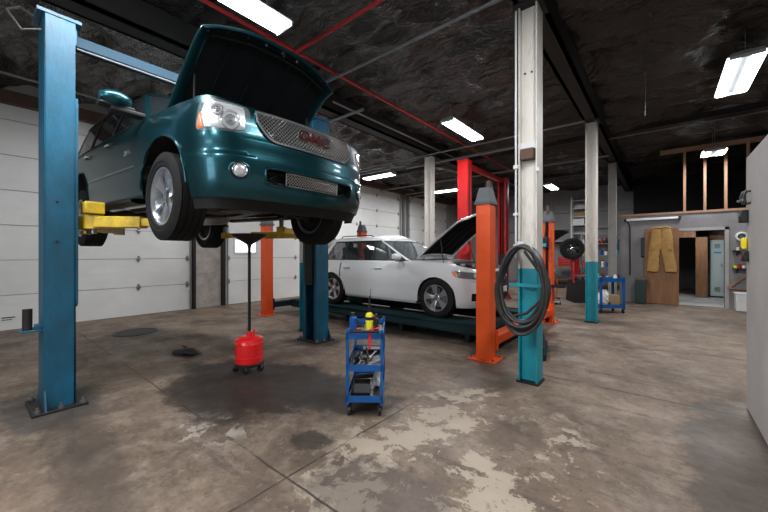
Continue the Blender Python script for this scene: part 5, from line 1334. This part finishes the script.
MB().b2((-.033, -.02, -.03), (-.03, .02, .03)).build('outlet_face', 'white_plastic', t)

# ------------------------------------------------------------------ far cart
fc = tray_cart('tool_cart', 'far blue open-sided cart standing beside the second column', (-1.10, 10.45, 0), crz, .62, .46, .92, (.14, .80), rim=.09, post=.05)
FM = Matrix.Translation(fc.location) @ R3(0, 0, crz)
small('parts_bag', 'crumpled white bag inside the far blue cart', 'bag', crumple(.14, .9, .9, 1.4, 8), 'white_plastic', FM @ Vector((-.08, 0, .152)), 0)
small('cardboard_box', 'brown cardboard box inside the far blue cart', 'box', MB().box((0, 0, .15), (.24, .22, .30)), 'cardboard', FM @ Vector((.14, .0, .152)), crz)
can('jug', 'small white jug standing on top of the far blue cart', 'jug', FM @ Vector((.18, -.05, .812)), .045, .16, 'white_plastic', 'white_plastic')
can('jug', 'cyan bottle standing on top of the far blue cart', 'bottle', FM @ Vector((-.15, .05, .812)), .035, .15, 'cyan', 'black_plastic')
small('wire_tray', 'dark wire tray lying on top of the far blue cart', 'tray', MB().box((0, 0, .03), (.22, .20, .06)), 'dark_steel', FM @ Vector((.0, .02, .812)), crz)

# ------------------------------------------------------------------ tyre changer and engine work at the back
t = thing('tyre_changer', 'red and black tyre changer with a wheel on it, seen left of the second column', 'tyre changer', (-2.02, 12.3, 0), .5)
MB().box((0, 0, .35), (.60, .75, .70), taper=(.85, .85)).build('machine_cabinet', 'dark_steel', t, bevel=.02)
MB().cyl((0, -.05, .70), (0, -.05, .80), .10, 18).build('turntable_hub', 'steel', t)
MB().lathe([(.02, .80), (.26, .80), (.26, .83), (.02, .83)], 24, Matrix.Translation((0, -.05, 0)), closed=True).build('turntable', 'steel', t)
MB().b2((-.10, .32, .0), (.10, .50, 1.85)).build('tower', 'red_steel', t, bevel=.01)
MB().bar((0, .40, 1.80), (0, -.12, 1.80), .09, .10).build('swing_head', 'red_steel', t)
MB().cyl((0, -.08, 1.15), (0, -.08, 1.80), .025, 12).build('tool_shaft', 'steel', t)
for sx in (-1, 1): MB().tube([(sx*.28, -.30, .60), (sx*.26, -.25, 1.25), (sx*.10, -.16, 1.52)], .030, 10).build('helper_arm', 'red_steel', t)
w_ = thing('spare_wheel', 'black wheel held upright high on the tyre changer', 'wheel', (-2.16, 11.86, 1.66), .5)
for o_ in [make_wheel(w_, 0, -.001, 0, .33, .22, .20, 5, 'twin')]:
    for c_ in o_.children:
        if c_.name.startswith('rim'):
            c_.data = c_.data.copy(); c_.data.materials[0] = MT['dark_steel']
t = thing('floor_jack', 'small floor jack on the ground in front of the tyre changer', 'jack', (-2.55, 11.3, 0), .4)
MB().box((0, 0, .09), (.28, .60, .08), taper=(.8, .9)).build('jack_body', 'engine_grey', t, bevel=.02)
MB().cyl((0, .2, .12), (0, .2, .18), .06, 16).build('saddle', 'steel', t)
MB().tube([(0, -.25, .14), (0, -.55, .75)], .016, 8).build('jack_handle', 'orange_steel', t)
for x in (-.13, .13):
    for y in (-.24, .24): MB().cyl((x - .015, y, .045), (x + .015, y, .045), .045, 14).build('caster', 'dark_steel', t)
t = thing('engine_stand', 'dark engine mounted on a red stand behind the far orange post', 'engine', (-3.0, 11.6, 0), .3)
MB().box((0, 0, 1.0), (.55, .60, .45), taper=(.75, .9)).build('engine_block', 'engine_grey', t, bevel=.04)
for s in (-1, 1): MB().box((s*.20, 0, 1.28), (.20, .52, .12), R3(0, s*.4, 0)).build('valve_cover', 'black_plastic', t, bevel=.03)
for i in range(4): MB().tube([(.26, -.2 + .13*i, 1.05), (.38, -.2 + .13*i, 1.0), (.42, -.2 + .13*i, .85)], .024, 8).build('exhaust_runner', 'steel', t)
MB().lathe([(.02, 0), (.11, 0), (.11, .04), (.02, .04)], 20, Matrix.Translation((0, -.34, .92)) @ R3(PI/2), closed=True).build('pulley', 'steel', t)
MB().bar((0, .34, .1), (0, .34, 1.05), .08, .08).build('stand_post', 'red_steel', t)
for x in (-.32, .32): MB().bar((x, -.50, .10), (x*.3, .45, .10), .06, .06).build('stand_leg', 'red_steel', t)
for x, y in ((-.32, -.5), (.32, -.5), (-.1, .45), (.1, .45)): MB().cyl((x - .02, y, .045), (x + .02, y, .045), .045, 12).build('caster', 'black_plastic', t)
MB().box((.0, -.1, .45), (.6, .35, .18)).build('parts_basket', 'tank_red', t, bevel=.02)
t = thing('hood_panel', 'loose black hood panel propped high on a stand near the back wall', 'hood', (-3.0, 12.6, 0), -.4)
MB().grid([[(x*.8, y, 2.02 + .45*x + .05*(1 - y*y*4) - .10*max(0, x - .3)) for y in [-.45 + .09*k for k in range(11)]] for x in [-.55 + .1*k for k in range(12)]]).build('panel_skin', 'trim_black', t, solid=.02)
MB().cyl((0, 0, .03), (0, 0, 2.05), .025, 10).build('stand_pole', 'dark_steel', t)
for a in (0, 2.1, 4.2): MB().bar((0, 0, .03), (.4*math.cos(a), .4*math.sin(a), .03), .05, .04).build('stand_foot', 'dark_steel', t)
# tray on the far orange post
t = thing('tool_tray', 'blue tool tray hooked on the far orange lift post', 'tray', (OXS[1] + .20, OYS[1] - .02, .78))
MB().b2((-.10, -.14, 0), (.14, .14, .01)).build('tray_floor', 'cart_blue', t)
for a, c in (((-.10, -.14), (.14, -.13)), ((-.10, .13), (.14, .14)), ((-.10, -.14), (-.09, .14)), ((.13, -.14), (.14, .14))): MB().b2((*a, 0), (*c, .05)).build('tray_side', 'dark_steel', t)
t = thing('control_box', 'black control box with a cyan button plate on the far orange post', 'control box', (OXS[1] - .03, OYS[1] - .165, 1.75))
MB().b2((-.07, -.05, -.12), (.07, .05, .12)).build('box_body', 'black_plastic', t, bevel=.01)
MB().b2((-.05, -.055, -.09), (.04, -.05, -.02)).build('button_plate', 'cyan', t)
MB().tube([(0, 0, .12), (.02, 0, .3), (.0, .05, .45)], .012, 6).build('cable', 'hose', t)

# ------------------------------------------------------------------ shelving by the back wall
def shelf_unit(name, label, x, y, w, d, h, zs, mt='dark_steel'):
    t = thing(name, label, 'shelving', (x, y, 0))
    for sx in (-1, 1):
        for sy in (-1, 1): MB().b2((sx*w/2, sy*d/2, 0), (sx*(w/2 - .04), sy*(d/2 - .04), h)).build('upright', mt, t)
    for z in zs: MB().b2((-w/2, -d/2, z - .03), (w/2, d/2, z)).build('shelf', mt, t)
    return t
zs = (.45, .95, 1.45, 1.95, 2.35)
shelf_unit('shelving_unit', 'steel shelving crowded with bottles near the back wall beside second column', -2.0, 17.2, 1.5, .5, 2.4, zs, 'galv')
proto = {}
pal = ['white_plastic', 'cyan', 'red_steel', 'black_plastic', 'white_plastic', 'lime', 'can_blue', 'orange_steel', 'engine_grey']
rnd = random.Random(11); lv = ('bottom', 'second', 'third', 'fourth', 'top')
for zi, z in enumerate(zs[:-1]):
    x = -2.66; n = 0
    while x < -1.38:
        r = .045 + .025*rnd.random(); h = .16 + .14*rnd.random(); c = rnd.choice(pal)
        cn = {'white_plastic': 'white', 'cyan': 'cyan', 'red_steel': 'red', 'black_plastic': 'black', 'lime': 'yellow', 'can_blue': 'blue', 'orange_steel': 'orange', 'engine_grey': 'grey'}[c]
        key = c
        if key not in proto:
            t = can('bottle', '', 'bottle', (0, 0, 0), .05, .25, c, 'black_plastic' if c != 'black_plastic' else 'red_steel'); proto[key] = t; o = t
        else: o = copy_tree(proto[key])
        o.location = (x, 17.06, z); o.scale = (r/.05, r/.05, h/.25)
        n += 1; o['label'] = '%s bottle, number %d from the left on the %s shelf by the back wall' % (cn, n, lv[zi]); o['group'] = 'bottles on the back shelving'
        o['category'] = 'bottle'
        x += r*2 + .04 + .05*rnd.random()
t = thing('storage_rack', 'white ladder-sided rack standing high on the back ledge', 'rack', (-3.05, 19.1, 2.2))
for x in (-.42, .42):
    for y in (-.2, .2): MB().b2((x - .025, y - .025, 0), (x + .025, y + .025, 2.1)).build('rack_post', 'enamel', t)
for k in range(5): MB().b2((-.42, -.2, .3 + k*.4), (.42, .2, .33 + k*.4)).build('rack_shelf', 'enamel', t)
for k, (x, z, sx, sz, c, l) in enumerate(((-.12, .73, .5, .26, 'white_plastic', 'white box on the middle of the white back rack'), (-.05, 1.13, .6, .18, 'cardboard', 'flat cardboard box high on the white back rack'), (.0, 1.53, .6, .14, 'engine_grey', 'grey case near the top of the white back rack'))):
    t = thing('storage_box', l, 'box', (-3.05 + x, 19.1, 2.2 + z)); MB().b2((-sx/2, -.17, 0), (sx/2, .17, sz)).build('box_body', c, t, bevel=.01); MB().b2((-sx/2 - .01, -.18, sz), (sx/2 + .01, .18, sz + .03)).build('box_lid', c, t)
t = thing('wall_ledge', 'long grey storage ledge fixed along the back wall', 'ledge', (-3.6, 19.2, 0))
MB().b2((-2.4, -.35, 2.12), (2.2, .29, 2.20)).build('ledge_deck', 'galv', t)
for x in (-2.3, -.8, .7, 2.1): MB().b2((x, -.33, 0), (x + .06, -.27, 2.12)).build('ledge_post', 'galv', t)
t = thing('workbench', 'dark workbench with clutter below the back ledge', 'workbench', (-4.0, 18.6, 0))
MB().b2((-1.1, -.35, .86), (1.1, .35, .92)).build('bench_top', 'wood', t)
for x in (-1.05, .99):
    for y in (-.32, .26): MB().b2((x, y, 0), (x + .06, y + .06, .86)).build('bench_leg', 'dark_steel', t)
MB().b2((-1.0, -.3, .25), (1.0, .3, .28)).build('bench_shelf', 'wood', t)
t = thing('tool_chest', 'red tool chest standing on the dark back workbench', 'tool chest', (-3.6, 18.55, .92))
MB().b2((-.35, -.22, 0), (.35, .22, .42)).build('chest_body', 'red_steel', t, bevel=.01)
for k in range(3):
    d_ = MB().b2((-.33, -.235, .03 + k*.12), (.33, -.22, .13 + k*.12)).build('drawer', 'red_steel', t); MB().b2((-.2, -.245, .11 + k*.12), (.2, -.235, .12 + k*.12)).build('drawer_pull', 'steel', d_)

t = thing('manhole_cover', 'round steel manhole cover set in the floor near the white garage door', 'manhole cover', (-7.82, 2.06, 0))
MB().lathe([(0, .006), (.30, .006), (.305, .0)], 48).build('cover_plate', 'under', t)
MB().lathe([(.315, 0), (.32, .008), (.36, .008), (.37, 0)], 48).build('cover_ring', 'dark_steel', t)
t = thing('oil_rag', 'black oily rag lying flat on the floor near the drain tank', 'rag', (-5.62, 2.12, 0))
o = crumple(.16, 1.3, .8, .08, 4); o.build('rag_cloth', 'shell', t)
MB().tube([(-.2, .05, .01), (-.3, .12, .012), (-.42, .1, .01)], .008, 6).build('rag_corner', 'shell', t)
